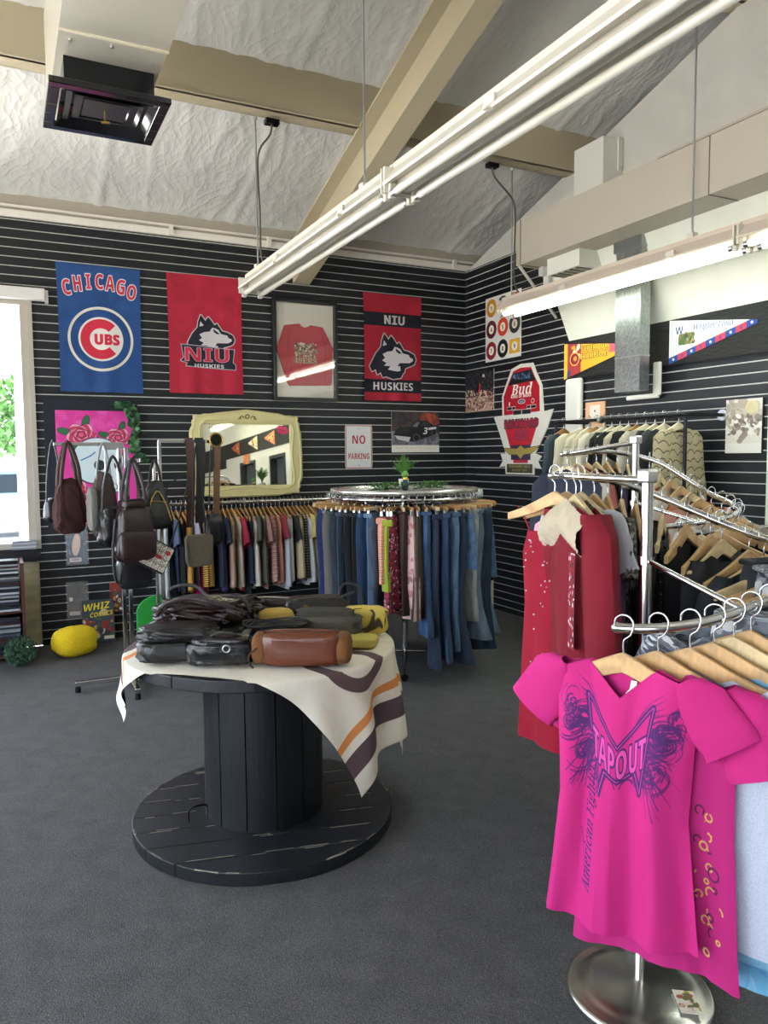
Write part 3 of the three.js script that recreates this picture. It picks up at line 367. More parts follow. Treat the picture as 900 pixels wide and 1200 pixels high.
pennant('white pinstriped pennant with red and blue block border', 0.76, 0.33, cv(640, 288, (c, w, h) => { fillBg(c, w, h, '#dfe0dd'); c.fillStyle = '#8f959c'; for (let x = 18; x < w; x += 19) c.fillRect(x, 0, 4, h); const n = 9; for (let i = 0; i < n; i++) { const x0 = i / n * w, x1 = (i + 1) / n * w, y = (x) => 288 - 172 * x / w; poly(c, [[x0, y(x0) - 40], [x1, y(x1) - 40], [x1, y(x1) + 4], [x0, y(x0) + 4]], i % 2 ? '#b33a50' : '#22418a'); circ(c, (x0 + x1) / 2, y((x0 + x1) / 2) - 19, 9, i % 2 ? '#6c3a78' : '#c9cdd6'); } c.fillStyle = '#e9eae6'; c.fillRect(40, 40, 80, 70); txt(c, 'W', 80, 76, F(66), '#24427e'); c.fillStyle = '#5e7a44'; c.fillRect(78, 100, 120, 74); mottle(c, 110, 60, 30, ['#7c6a48', '#4a6a38', '#9a8a68', '#48503c'], 6, 20, 83, 82, 105); txt(c, 'Wrigley Field', 330, 78, F(46, 'serif', 'italic'), '#2a4a94', null, 0, 1, 0.04); }), [-0.034, 2.485, 2.93]);
for (const [i, z] of [6.6, 7.7, 9.0].entries()) pennant(['orange pennant on the header board over the dark doorways', 'cream pennant on the header board between the doorways', 'rust red pennant farthest along the header board'][i], 0.6, 0.28, cv(128, 64, (c, w, h) => { fillBg(c, w, h, ['#c9825a', '#d8c9a3', '#b3502c'][i]); mottle(c, 70, 30, 14, ['#3c2c22', '#7c3020', '#e0c070'], 3, 9, 90 + i, 8, 16); }), [-0.034, 2.485, z]);
poster('old_photo', 'sepia photograph print on the slats beside the pipe rail', 'poster', 0.29, 0.375, cv(300, 390, (c, w, h) => { fillBg(c, w, h, '#cdc8bd'); mottle(c, w, 160, 40, ['#9a9084', '#b5ab9e', '#a59a8c'], 15, 45, 95); mottle(c, w, 130, 70, ['#8a7d72', '#6f635a', '#a89c90', '#d9d4ca'], 6, 26, 96, 0, 120); poly(c, [[140, 300], [110, 280], [170, 210], [195, 220]], '#7c7068'); poly(c, [[120, 330], [95, 300], [180, 225], [190, 260]], '#8d8076'); c.fillStyle = 'rgba(205,195,140,.7)'; c.beginPath(); c.ellipse(215, 60, 50, 50, 0, 0, 7); c.fill(); c.fillStyle = '#d6d3ca'; c.fillRect(0, 320, w, 70); }), [-0.012, 1.825, 3.59], RW, 0.018, mat(0x2b2b2d, 0.5));
poster('salmon_poster', 'salmon pink framed print beside the white post', 'poster', 0.24, 0.5, cv(128, 256, (c, w, h) => { fillBg(c, w, h, '#dcab88'); c.fillStyle = '#e4d8cc'; c.fillRect(30, 14, 68, 60); c.fillStyle = '#c9d6dc'; c.fillRect(22, 110, 84, 130); circ(c, 64, 40, 5, '#5a4c44'); }), [-0.012, 1.84, 2.1], RW, 0.014, mat(0xc99a76, 0.6));
poster('small_magazine', 'small black and red magazine beside the tin sign', 'magazine', 0.2, 0.27, cv(128, 170, (c, w, h) => { fillBg(c, w, h, '#2c2328'); mottle(c, w, h, 50, ['#c97a86', '#e3cfd0', '#1b1619', '#8d3c4c'], 4, 15, 99, 0, 20); }), [-0.012, 1.62, 1.55], RW);
// doors on the plain wall (seen in the mirror)
[[6.15, 6.95], [8.0, 9.0]].forEach(([a, b], i) => { const d = new THREE.Group(); d.name = `door_${i + 1}`; scene.add(d); tag(d, ['dark interior door beyond the slat wall', 'dark doorway with orange notice above it'][i], 'door', null, 'structure');
  part(d, 'door_frame', mg(bb(-0.03, 0.16, 0, 2.16, a - 0.05, a + 0.02), bb(-0.03, 0.16, 0, 2.16, b - 0.02, b + 0.05), bb(-0.03, 0.16, 2.1, 2.16, a, b)), mat(0x2a2b2e, 0.5)); part(d, 'door_leaf', bb(0.1, 0.14, 0, 2.1, a + 0.02, b - 0.02), mat(0x3c4046, 0.5)); part(d, 'handle', rod([0.06, 1.0, a + 0.1], [0.06, 1.0, a + 0.22], 0.012), M.steel); });
poster('orange_notice', 'orange notice on the header board over a dark door', 'notice', 0.4, 0.2, cv(64, 32, (c, w, h) => { fillBg(c, w, h, '#c9683a'); mottle(c, w, h, 10, ['#8d3a1f', '#e0b080'], 2, 6, 5); }), [-0.036, 2.21, 8.5], RW);
// ivy garland
{
  const t = thing('ivy_garland', 'trailing dark green artificial ivy beside the pink print', 'garland', [-3.6, 2.08, 0.02]); const q = rng(77), leaf = extr([[0, -0.018], [0.016, -0.004], [0.012, 0.012], [0, 0.022], [-0.012, 0.012], [-0.016, -0.004]], 0.001);
  const pts = [[-0.1, 0.02, 0.02], [-0.03, 0.03, 0.03], [0.02, -0.05, 0.03], [0.035, -0.2, 0.02], [0.03, -0.32, 0.03], [0.06, -0.43, 0.03], [0.1, -0.46, 0.03]]; const cr = new THREE.CatmullRomCurve3(pts.map((p) => V(...p)));
  part(t, 'vine', new THREE.TubeGeometry(cr, 40, 0.004, 5), mat(0x2b4a2c, 0.8)); const lm = [0x1f4a2c, 0x2c6338, 0x4b7a4c].map((c) => mat(c, 0.6)); const gs = [[], [], []];
  for (let i = 0; i < 150; i++) { const p = cr.getPoint(q()), g = leaf.clone(), s = 0.8 + q() * 0.9; g.scale(s, s, s); g.rotateX(q() * 2 - 1); g.rotateY(q() * 2 - 1); g.rotateZ(q() * 6); gs[i % 3].push(g.translate(p.x + (q() - 0.5) * 0.09, p.y + (q() - 0.5) * 0.05, p.z + q() * 0.04)); }
  gs.forEach((g, i) => { const o = part(t, 'leaves', mg(...g), lm[i]); o.userData.kind = 'stuff'; });
}
// ---------------------------------------------------------------- spool table, cloth and bags
const SC = [-3.63, 3.96], TOPY = 0.80;
const paintT = cv(512, 512, (c, w, h) => { fillBg(c, w, h, '#0f1217'); const q = rng(5); for (let i = 0; i < 700; i++) { c.fillStyle = `rgba(${30 + q() * 30},${34 + q() * 30},${42 + q() * 30},.35)`; c.fillRect(q() * w, q() * h, 20 + q() * 120, 1 + q() * 2); } for (let i = 0; i < 130; i++) { c.fillStyle = `rgba(150,146,132,${0.25 + q() * 0.4})`; c.fillRect(q() * w, q() * h, 1 + q() * 7, 1 + q() * 2); } }, true, [1, 1]);
paintT.wrapS = paintT.wrapT = THREE.RepeatWrapping;
const spoolM = mat(0xffffff, 0.5, { map: paintT }), staveM = [0x0a0e15, 0x090c12, 0x0b1017].map((c) => mat(c, 0.48)), wearM = mat(0x8f8a7a, 0.8);
{
  const t = thing('cable_spool', 'large black painted wooden cable spool used as a table', 'table', [SC[0], 0, SC[1]], -0.23);
  const disc = (R, y, th, wear) => { const n = 8, pw = 2 * R / n, q = rng(wear ? 31 : 37); for (let k = 0; k < n; k++) { const a = -R + k * pw + 0.0045, b = -R + (k + 1) * pw - 0.0045, pts = [], m = 12, half = (v) => Math.sqrt(Math.max(1e-5, R * R - v * v)); for (let i = 0; i <= m; i++) { const v = lerp(a, b, i / m); pts.push([half(v), v]); } for (let i = m; i >= 0; i--) { const v = lerp(a, b, i / m); pts.push([-half(v), v]); }
      const g = extr(pts, th - 0.008, 0.004, 2); g.rotateX(-PI / 2); g.translate(0, y + 0.004, 0); const P = g.attributes.position, U = g.attributes.uv; for (let i = 0; i < P.count; i++) U.setXY(i, P.getX(i) * 1.1 + k * 0.37, P.getZ(i) * 3 + P.getY(i) * 4); const pl = part(t, 'plank', g, spoolM);
      if (wear) { const gs = []; for (let j = 0; j < 9; j++) { const side = q() > 0.5 ? a : b, u = (q() - 0.5) * 1.9 * half(side), L = 0.02 + q() * 0.1; if (Math.abs(u) + L / 2 > half(side) - 0.006) continue; gs.push(bx(L, 0.0012, 0.002 + q() * 0.003, u, y + th + 0.0002, -(side + (side === a ? 0.003 : -0.003)))); }
        for (let j = 0; j < 10; j++) { const an = q() * 2 * PI, v = R * Math.sin(an); if (v < a + 0.01 || v > b - 0.01) continue; const g2 = bx(0.004 + q() * 0.006, 0.004, 0.03 + q() * 0.07); g2.rotateY(an); g2.translate((R - 0.003) * Math.cos(an), y + th - 0.002, -v); gs.push(g2); }
        if (gs.length) { const o = part(pl, 'worn_paint', mg(...gs), wearM); o.userData.kind = 'stuff'; } } } };
  disc(0.575, 0, 0.055, true); disc(0.565, TOPY - 0.05, 0.05, false);
  const n = 13; for (let k = 0; k < n; k++) { const a0 = k / n * 2 * PI + 0.022, a1 = (k + 1) / n * 2 * PI - 0.022, pts = []; for (let i = 0; i <= 5; i++) { const a = lerp(a0, a1, i / 5); pts.push([0.262 * Math.cos(a), 0.262 * Math.sin(a)]); } for (let i = 5; i >= 0; i--) { const a = lerp(a0, a1, i / 5); pts.push([0.23 * Math.cos(a), 0.23 * Math.sin(a)]); } const g = extr(pts, TOPY - 0.105, 0.003); g.rotateX(-PI / 2); g.translate(0, 0.055, 0); part(t, 'stave', g, staveM[k % 3]); }
  part(t, 'core', cyl(0.235, 0.235, TOPY - 0.1, 24, 0, TOPY / 2, 0), mat(0x07080a, 0.8));
  part(t, 'staple_handle', tube([[-0.335, 0.05, 0.09], [-0.335, 0.1, 0.09], [-0.325, 0.115, 0.09], [-0.265, 0.115, 0.07], [-0.255, 0.1, 0.07], [-0.255, 0.05, 0.07]], 0.0045, 24, 6), M.blackMetal);
}
{ // cloth
  const e1 = [0.725, 0.688], e2 = [-0.688, 0.725], R = 0.575, A0 = -0.68, A1 = 0.957, B0 = -0.74, B1 = 0.541;
  const ct = cv(1024, 820, (c, w, h) => { const X = (a) => (a - A0) / (A1 - A0) * w, Y = (b) => (B1 - b) / (B1 - B0) * h; fillBg(c, w, h, '#e4ddcc'); mottle(c, w, h, 120, ['rgba(235,228,214,.5)', 'rgba(214,204,184,.35)'], 10, 60, 6);
    for (const s of [[0.86, 0.775, '#57454a'], [0.735, 0.70, '#d98a4c']]) { c.fillStyle = s[2]; c.fillRect(X(s[1]), 0, X(s[0]) - X(s[1]), h); } for (const s of [[-0.585, -0.50, '#57454a'], [-0.46, -0.425, '#d98a4c']]) { c.fillStyle = s[2]; c.fillRect(X(s[0]), 0, X(s[1]) - X(s[0]), h); } circ(c, X(0.47), Y(0.20), 95, null, '#5d4a4c', 36); circ(c, X(-0.2), Y(-0.3), 130, null, '#5d4a4c', 48);
    c.fillStyle = '#cdbfa4'; for (let i = 0; i < 300; i++) c.fillRect(w - 5, i * 4, 5, 2); });
  const f = (u, v) => { const a = lerp(A0, A1, u), b = lerp(B1, B0, v), x = a * e1[0] + b * e2[0], z = a * e1[1] + b * e2[1], r = Math.hypot(x, z), th = Math.atan2(z, x); const d = r - R;
    if (d <= 0) return [SC[0] + x, TOPY + 0.004 + 0.003 * Math.abs(ns(x * 6, z * 6)) - 0.004 * sst(-0.04, 0, d), SC[1] + z];
    const k = sst(0, 0.25, d), rip = 0.022 * k * Math.sin(11 * th + 2 * ns(th * 2, d * 3)) + 0.018 * k * Math.sin(17 * th + 1), drop = Math.max(0, d - 0.015), rr = R + 0.012 + 0.05 * sst(0, 0.5, d) + rip + 0.012 * (1 - Math.exp(-d * 60)); const th2 = th + 0.015 * k * Math.sin(9 * th);
    return [SC[0] + rr * Math.cos(th2), TOPY - drop * 0.985 - 0.002, SC[1] + rr * Math.sin(th2)]; };
  solo('table_cloth', 'cream cloth with orange and brown stripes draped over the spool', 'cloth', surf(96, 80, f), mat(0xffffff, 0.9, { map: ct, bumpMap: weaveB, bumpScale: 0.0008 }));
}
// soft bag body: rounded box with dents and wrinkles; origin at its base
function soft(w, h, d, { e = 0.45, n = 0.06, k = 5, seed = 1, sagTop = 0, taper = 0, nu = 36, nv = 22 } = {}) {
  const P = (c, q) => Math.sign(c) * Math.abs(c) ** q;
  return surf(nu, nv, (u, v) => { const a = u * 2 * PI, b = (v - 0.5) * PI; let x = P(Math.cos(b), e) * P(Math.cos(a), e), y = -P(Math.sin(b), e), z = P(Math.cos(b), e) * P(Math.sin(a), e); const uu = Math.cos(a), ww = Math.sin(a); const wr = 1 + n * (ns(uu * k * 0.5 + seed * 3.1, y * k * 0.6, ww * k * 0.5) + 0.6 * ns(uu * k * 1.3, y * k * 1.6 + seed, ww * k * 1.3)); const tp = 1 - taper * (y * 0.5 + 0.5); x *= wr * tp; z *= wr * tp; y *= 1 + n * 0.7 * ns(x * 2 + seed, z * 2); y -= sagTop * (1 - x * x) * (y > 0 ? 1 : 0); return [x * w / 2, Math.max(0, (y + 1) * h / 2), z * d / 2]; }, (u, v) => [u * (w + d) * 2, v * h]);
}
const lea = (c, r = 0.35, o = {}) => phys(new THREE.Color(c).multiplyScalar(0.6), r * 0.85, { clearcoat: 0.3, clearcoatRoughness: 0.25, bumpMap: leaB, bumpScale: 0.007, ...o });
const leaB = dt(256, 256, (u, v) => 0.5 + 0.5 * Math.abs(fbm(u * 9, v * 9, 2, 3)) + 0.12 * nz(), false, [4, 4]);
const TY = TOPY + 0.012;
function bag(label, p, ry, body, m, extra, name = 'handbag') { const t = thing(name, label, 'bag', p, ry, null); part(t, 'body', body, m); if (extra) extra(t); return t; }
const ring = (r, k, p, rx = 0) => { const g = new THREE.TorusGeometry(r, k, 6, 18); g.rotateX(rx); return g.translate(...p); };
bag('cognac brown leather barrel bag with tan suede ends', [-3.60, TY, 4.40], -0.50, soft(0.33, 0.135, 0.13, { e: 0.4, n: 0.07, k: 7, seed: 2 }), lea(0x7a3c1e, 0.42, { bumpScale: 0.003 }), (t) => { for (const s of [-1, 1]) part(t, 'end_panel', soft(0.07, 0.125, 0.125, { e: 0.7, n: 0.05, seed: 3 + s }), mat(0x6e4622, 0.9), [s * 0.165, 0.004, 0]); part(t, 'tie_cord', tube([[-0.17, 0.08, 0.06], [-0.2, 0.05, 0.075], [-0.195, 0.02, 0.08], [-0.18, 0.005, 0.085]], 0.004, 12, 5), mat(0x3a2a1c, 0.8)); part(t, 'seam', tube([[-0.15, 0.132, 0.0], [0, 0.137, 0.0], [0.15, 0.132, 0.0]], 0.004, 12, 5), mat(0x5a2c18, 0.5)); });
bag('glossy black leather clutch in front of the pile of bags', [-3.885, TY, 4.24], -0.42, soft(0.27, 0.10, 0.13, { e: 0.42, n: 0.13, k: 8, seed: 5 }), lea(0x0e1116, 0.24), (t) => { part(t, 'buckle', new THREE.TorusGeometry(0.014, 0.003, 6, 16), M.steel, [0.03, 0.075, 0.064]); part(t, 'flap', soft(0.23, 0.035, 0.12, { e: 0.4, n: 0.06, seed: 6 }), lea(0x12151b, 0.26), [0, 0.078, 0]); part(t, 'handle', tube([[-0.05, 0.1, 0.0], [-0.02, 0.125, 0.02], [0.05, 0.125, 0.02], [0.09, 0.1, 0.0]], 0.007, 16, 6), lea(0x0b0c10, 0.3)); });
bag('soft matt black bag lying flat at the cloth corner side', [-4.03, TY, 4.09], -0.30, soft(0.30, 0.095, 0.17, { e: 0.42, n: 0.15, k: 8, seed: 8 }), lea(0x14150f, 0.5), (t) => { part(t, 'top_fold', soft(0.31, 0.06, 0.18, { e: 0.5, n: 0.2, k: 9, seed: 9 }), lea(0x100f10, 0.5), [0.01, 0.085, -0.01]); part(t, 'ring', ring(0.016, 0.003, [0.13, 0.06, 0.09]), M.gold); });
bag('crinkled glossy burgundy hobo bag resting on black bags', [-3.90, TY + 0.10, 3.93], -0.25, soft(0.36, 0.11, 0.2, { e: 0.6, n: 0.3, k: 6.5, seed: 11, nu: 60, nv: 34 }), lea(0x2f1216, 0.16, { bumpScale: 0.012 }), (t) => part(t, 'strap', tube([[-0.17, 0.06, 0.06], [-0.15, 0.10, 0.08], [-0.04, 0.125, 0.06], [0.05, 0.11, 0.09], [0.15, 0.08, 0.08]], 0.01, 24, 7), lea(0x3a2226, 0.2)));
bag('flat black underlying bag supporting the burgundy one', [-3.90, TY, 3.90], -0.2, soft(0.38, 0.10, 0.22, { e: 0.4, n: 0.06, seed: 13 }), lea(0x121013, 0.4));
bag('black slouch bag with gold grommets at the rear edge', [-3.74, TY + 0.02, 3.60], -0.52, soft(0.46, 0.14, 0.16, { e: 0.6, n: 0.2, k: 9, seed: 15, nu: 50 }), lea(0x0f0d10, 0.42), (t) => { for (const [x, y] of [[-0.06, 0.1], [0.13, 0.125], [-0.2, 0.085]]) { const g = part(t, 'grommet', ring(0.02, 0.006, [x, y, 0.083], -0.2), M.gold); } part(t, 'handle', tube([[-0.2, 0.1, 0.06], [-0.22, 0.17, 0.03], [-0.1, 0.19, 0.02], [-0.02, 0.13, 0.05]], 0.009, 20, 6), lea(0x1a1214, 0.4)); });
bag('crumpled oxblood patent bag with wide handle', [-3.70, TY + 0.03, 3.78], -0.6, soft(0.24, 0.15, 0.16, { e: 0.65, n: 0.34, k: 6.5, seed: 17, nu: 60, nv: 34 }), lea(0x2a1013, 0.14, { bumpScale: 0.012 }), (t) => part(t, 'handle', tube([[-0.1, 0.1, 0.06], [-0.05, 0.155, 0.06], [0.06, 0.15, 0.07], [0.1, 0.09, 0.08]], 0.01, 20, 7), lea(0x33191d, 0.2)));
bag('taupe brown long shoulder bag at the back of the pile', [-3.50, TY + 0.01, 3.62], -0.40, soft(0.33, 0.12, 0.14, { e: 0.42, n: 0.12, k: 8, seed: 19 }), lea(0x4b3a36, 0.45), (t) => part(t, 'zip', tube([[-0.14, 0.118, 0.02], [0, 0.124, 0.02], [0.14, 0.118, 0.02]], 0.004, 10, 5), M.steel));
bag('black saddle bag with pointed flap and brass stud', [-3.30, TY, 3.80], -0.30, soft(0.30, 0.15, 0.15, { e: 0.48, n: 0.14, k: 8, seed: 21 }), lea(0x15120f, 0.45), (t) => { part(t, 'flap', extr([[-0.14, 0.03], [0.15, 0.04], [0.14, -0.03], [0.0, -0.09], [-0.13, -0.05]], 0.008, 0.003), lea(0x1a1611, 0.45), [0, 0.10, 0.072], [-0.25, 0, 0]); part(t, 'stud', cyl(0.011, 0.011, 0.012, 10).rotateX(PI / 2), M.gold, [-0.06, 0.115, 0.09]); part(t, 'strap', tube([[0.1, 0.12, 0], [0.14, 0.2, -0.02], [0.2, 0.19, 0.0], [0.22, 0.11, 0.02], [0.16, 0.08, 0.05], [0.12, 0.14, 0.03], [0.18, 0.17, 0.04]], 0.007, 40, 6), lea(0x0c0b0c, 0.4)); });
bag('small mustard yellow suede pouch among the black bags', [-3.53, TY + 0.02, 3.86], -0.2, soft(0.17, 0.10, 0.1, { e: 0.5, n: 0.08, seed: 23 }), mat(0xb89a4c, 0.9));
bag('black purse with coiled straps behind the cognac bag', [-3.61, TY, 4.09], -0.4, soft(0.22, 0.08, 0.14, { e: 0.45, n: 0.08, seed: 25 }), lea(0x0f1012, 0.35), (t) => { for (let k = 0; k < 5; k++) part(t, 'strap', tube(Array.from({ length: 10 }, (_, i) => { const a = i / 10 * 2 * PI; return [(0.09 + 0.012 * k) * Math.cos(a), 0.085 + 0.006 * k + 0.006 * Math.sin(3 * a + k), (0.055 + 0.006 * k) * Math.sin(a)]; }), 0.005, 40, 5, true), lea(0x131316, 0.35)); });
bag('olive grey rolled bag beside the cognac bag', [-3.36, TY + 0.025, 4.10], -0.55, soft(0.29, 0.10, 0.13, { e: 0.45, n: 0.14, k: 7, seed: 27 }), mat(0x4a463a, 0.8, { bumpMap: leaB, bumpScale: 0.003 }), (t) => part(t, 'rolled_edge', soft(0.25, 0.05, 0.06, { e: 0.5, n: 0.12, seed: 28 }), mat(0x3a372e, 0.85), [-0.01, 0.08, 0.02]));
const paisT = cv(256, 256, (c, w, h) => { fillBg(c, w, h, '#cdb653'); const q = rng(9); for (let i = 0; i < 46; i++) { c.strokeStyle = q() > 0.5 ? '#1d1a14' : '#4a3c1c'; c.lineWidth = 5; c.beginPath(); const x = q() * w, y = q() * h; c.arc(x, y, 8 + q() * 16, q() * 6, q() * 6 + 3); c.stroke(); } }, true, [2, 2]); paisT.wrapS = paisT.wrapT = THREE.RepeatWrapping;
bag('yellow bag with black scroll pattern at the cloth edge', [-3.16, TY, 4.05], -0.5, soft(0.22, 0.13, 0.11, { e: 0.5, n: 0.09, seed: 30 }), mat(0xffffff, 0.7, { map: paisT }));
bag('pale yellow flat clutch under the olive bag', [-3.31, TY, 4.22], -0.62, soft(0.24, 0.045, 0.13, { e: 0.35, n: 0.04, seed: 32 }), mat(0xbcae52, 0.6));
bag('small silver and black coin purse on the cloth', [-4.07, TY, 3.70], 0.2, soft(0.10, 0.04, 0.07, { e: 0.4, n: 0.05, seed: 34 }), lea(0x77787c, 0.3), (t) => part(t, 'clasp', rb(0.085, 0.008, 0.01, 0.003, 1), M.steel, [0, 0.04, 0]));
// ---------------------------------------------------------------- hangers and garments
// a garment hangs from its rail at its own origin: x across the shoulders, z through the cloth
function sheet({ L = 0.62, w = [[0, 0.2], [1, 0.22]], th = 0.02, neck = 0.07, dropF = 0.06, dropB = 0.015, slope = 0.34, top = -0.076, fold = 0.012, fk = 3, seed = 1, vee = false, nu = 12, nv = 12, hem = 0, flat = false }) {
  const W = (t) => { for (let i = 1; i < w.length; i++) if (t <= w[i][0]) return lerp(w[i - 1][1], w[i][1], (t - w[i - 1][0]) / (w[i][0] - w[i - 1][0])); return w[w.length - 1][1]; };
  const one = (s) => surf(nu, nv, (uu, t) => { const u = uu * 2 - 1, w0 = W(0), x0 = Math.abs(u) * w0; let y0 = flat ? top : top - slope * x0; if (!flat && x0 < neck) { const q = 1 - (x0 / neck) ** 2; y0 -= (s > 0 ? dropF : dropB) * (vee && s > 0 ? 1 - x0 / neck : Math.sqrt(q)); } const y = lerp(y0, -L + hem * Math.sin(u * 2 + seed), t), x = u * W(t) * (1 + 0.02 * ns(t * 3 + seed, u)); const amp = fold * (0.25 + 0.75 * t); const z = s * th * Math.sqrt(Math.max(0, 1 - u ** 4)) * (flat ? 1 : 0.55 + 0.45 * sst(0, 0.25, t)) + amp * Math.sin(u * fk + seed * 1.7 + 1.5 * t) + amp * 0.8 * ns(u * fk * 0.9 + seed * 5, t * 1.6, seed); return [x, y, z]; }, (uu, t) => [uu, 1 - t]);
  return mg(one(1), one(-1));
}
function sleeve(s, { x = 0.16, y = -0.122, len = 0.5, ang = 0.3, r0 = 0.082, r1 = 0.055, th = 0.028, seed = 1, n = 8 }) {
  const dx = s * Math.sin(ang), dy = -Math.cos(ang);
  return surf(12, n, (u, v) => { const a = u * 2 * PI, r = lerp(r0, r1, v) * (0.2 + 0.8 * Math.sqrt(Math.min(1, v * len / 0.06))), bend = 0.02 * ns(v * 2 + seed, s), px = -dy * s, py = dx * s; const c = Math.cos(a) * r, wv = 1 + 0.12 * ns(v * 6 + seed, Math.cos(a), Math.sin(a)); return [s * x + dx * len * v + px * c * wv + bend, y + dy * len * v + py * c * wv, Math.sin(a) * th * wv + 0.012 * v * Math.sin(seed * 2.1)]; });
}
const GEO = {};
function geo(kind, v) {
  const k = kind + v; if (GEO[k]) return GEO[k]; const o = { seed: v * 2 + 1 }; let r;
  if (kind === 'tee') r = { body: sheet({ ...o, L: 0.66, w: [[0, 0.195], [0.12, 0.215], [1, 0.22]] }), sl: [-1, 1].map((s) => sleeve(s, { len: 0.22, ang: 0.42, r0: 0.085, r1: 0.082, seed: v })) };
  else if (kind === 'long') r = { body: sheet({ ...o, L: 0.68, w: [[0, 0.195], [0.12, 0.215], [1, 0.215]], th: 0.022 }), sl: [-1, 1].map((s) => sleeve(s, { len: 0.54, ang: 0.13 + 0.03 * v, seed: v })) };
  else if (kind === 'knit') r = { body: sheet({ ...o, L: 0.64, w: [[0, 0.2], [0.12, 0.235], [1, 0.225]], th: 0.032, fold: 0.014 }), sl: [-1, 1].map((s) => sleeve(s, { len: 0.52, ang: 0.16 + 0.03 * v, r0: 0.095, r1: 0.06, th: 0.036, seed: v })) };
  else if (kind === 'tank') r = { body: sheet({ ...o, L: 0.62, w: [[0, 0.165], [0.18, 0.19], [1, 0.21]], neck: 0.085, dropF: 0.09, dropB: 0.04, top: -0.098 }), sl: [] };
  else if (kind === 'dress') r = { body: sheet({ ...o, L: 1.0, w: [[0, 0.16], [0.15, 0.185], [0.4, 0.17], [1, 0.27]], neck: 0.1, dropF: 0.09, top: -0.098, fold: 0.03, fk: 7 }), sl: [] };
  else if (kind === 'jeans') r = { body: sheet({ ...o, L: 1.12, w: [[0, 0.115], [0.12, 0.135], [0.3, 0.125], [0.75, 0.115], [1, 0.145]], th: 0.03, flat: true, top: -0.105, fold: 0.022, fk: 3.5, hem: 0.012 }), sl: [] };
  else if (kind === 'flare') r = { body: sheet({ ...o, L: 1.14, w: [[0, 0.11], [0.15, 0.13], [0.55, 0.10], [0.75, 0.12], [1, 0.19]], th: 0.03, flat: true, top: -0.105, fold: 0.02, fk: 3, hem: 0.015 }), sl: [] };
  else if (kind === 'shorts') r = { body: sheet({ ...o, L: 0.46, w: [[0, 0.11], [0.3, 0.14], [1, 0.165]], th: 0.035, flat: true, top: -0.105, fold: 0.014 }), sl: [] };
  else r = { body: sheet({ ...o, L: 0.78, w: [[0, 0.1], [0.3, 0.13], [1, 0.17]], th: 0.03, flat: true, top: -0.105, fold: 0.03, fk: 6 }), sl: [] };
  return GEO[k] = r;
}
// fabric prints (cloth patterns)
const prt = (w, h, f, rep = [1, 1]) => { const t = cv(w, h, f, true, rep); return t; };
const PR = {
  plaid: prt(128, 128, (c, w, h) => { fillBg(c, w, h, '#b9a79a'); for (let i = 0; i < 128; i += 32) { c.fillStyle = 'rgba(150,40,50,.55)'; c.fillRect(i, 0, 10, h); c.fillRect(0, i, w, 10); c.fillStyle = 'rgba(40,40,50,.5)'; c.fillRect(i + 16, 0, 5, h); c.fillRect(0, i + 16, w, 5); } }, [3, 4]),
  stripe: prt(64, 128, (c, w, h) => { fillBg(c, w, h, '#c9a03c'); c.fillStyle = '#17171a'; for (let i = 0; i < 128; i += 16) c.fillRect(0, i, w, 7); }, [1, 4]),
  vstripe: prt(128, 64, (c, w, h) => { fillBg(c, w, h, '#e48db4'); c.fillStyle = '#f0d3df'; for (let i = 0; i < 128; i += 10) c.fillRect(i, 0, 3, h); c.fillStyle = '#c24a7c'; for (let i = 5; i < 128; i += 20) c.fillRect(i, 0, 3, h); }, [3, 1]),
  floral: prt(256, 256, (c, w, h) => { fillBg(c, w, h, '#ddd6d6'); mottle(c, w, h, 90, ['#8d6a8c', '#c98aa0', '#4f4a66', '#b08a9a'], 5, 15, 3); }, [2, 3]),
  leopard: prt(256, 256, (c, w, h) => { fillBg(c, w, h, '#8d2742'); mottle(c, w, h, 120, ['#2a0f18', '#c9a3a3', '#571527'], 4, 12, 4); }, [2, 3]),
  dots: prt(128, 128, (c, w, h) => { fillBg(c, w, h, '#16161a'); c.fillStyle = '#cfcfc9'; for (let i = 8; i < 128; i += 16) for (let j = 8; j < 128; j += 16) c.fillRect(i, j, 5, 5); }, [2, 3]),
  pink: prt(256, 256, (c, w, h) => { fillBg(c, w, h, '#d9b6b2'); mottle(c, w, h, 60, ['#c98d8d', '#b9787c', '#e4ceca', '#9a6a6a'], 5, 22, 12); }, [1, 2]),
  aged: prt(256, 256, (c, w, h) => { fillBg(c, w, h, '#5f646c'); mottle(c, w, h, 160, ['#8d9299', '#42464d', '#b5b8ba', '#2f3238', '#787d85'], 3, 22, 13); }, [1, 2]),
  camo: prt(256, 256, (c, w, h) => { fillBg(c, w, h, '#403d3a'); mottle(c, w, h, 110, ['#6c6763', '#25221f', '#8d8782', '#15130f'], 6, 22, 14); }, [2, 2]),
  glitter: prt(256, 256, (c, w, h) => { fillBg(c, w, h, '#17171b'); mottle(c, w, h, 260, ['#8c8c90', '#2c2c30', '#5a5a60', '#c9c9cc'], 1, 4, 15); }, [2, 3]),
  tiedye: prt(256, 512, (c, w, h) => { fillBg(c, w, h, '#5fa8cc'); mottle(c, w, h, 70, ['rgba(120,175,215,.5)', 'rgba(55,150,160,.45)', 'rgba(170,200,225,.4)', 'rgba(70,130,190,.4)'], 20, 80, 16); }),
  peach: prt(128, 128, (c, w, h) => { fillBg(c, w, h, '#d68a78'); c.fillStyle = '#e7c4a8'; for (let i = 0; i < 128; i += 18) c.fillRect(0, i, w, 6); c.fillStyle = '#b3555a'; for (let i = 9; i < 128; i += 36) c.fillRect(0, i, w, 5); }, [1, 5])
};
const FC = {};
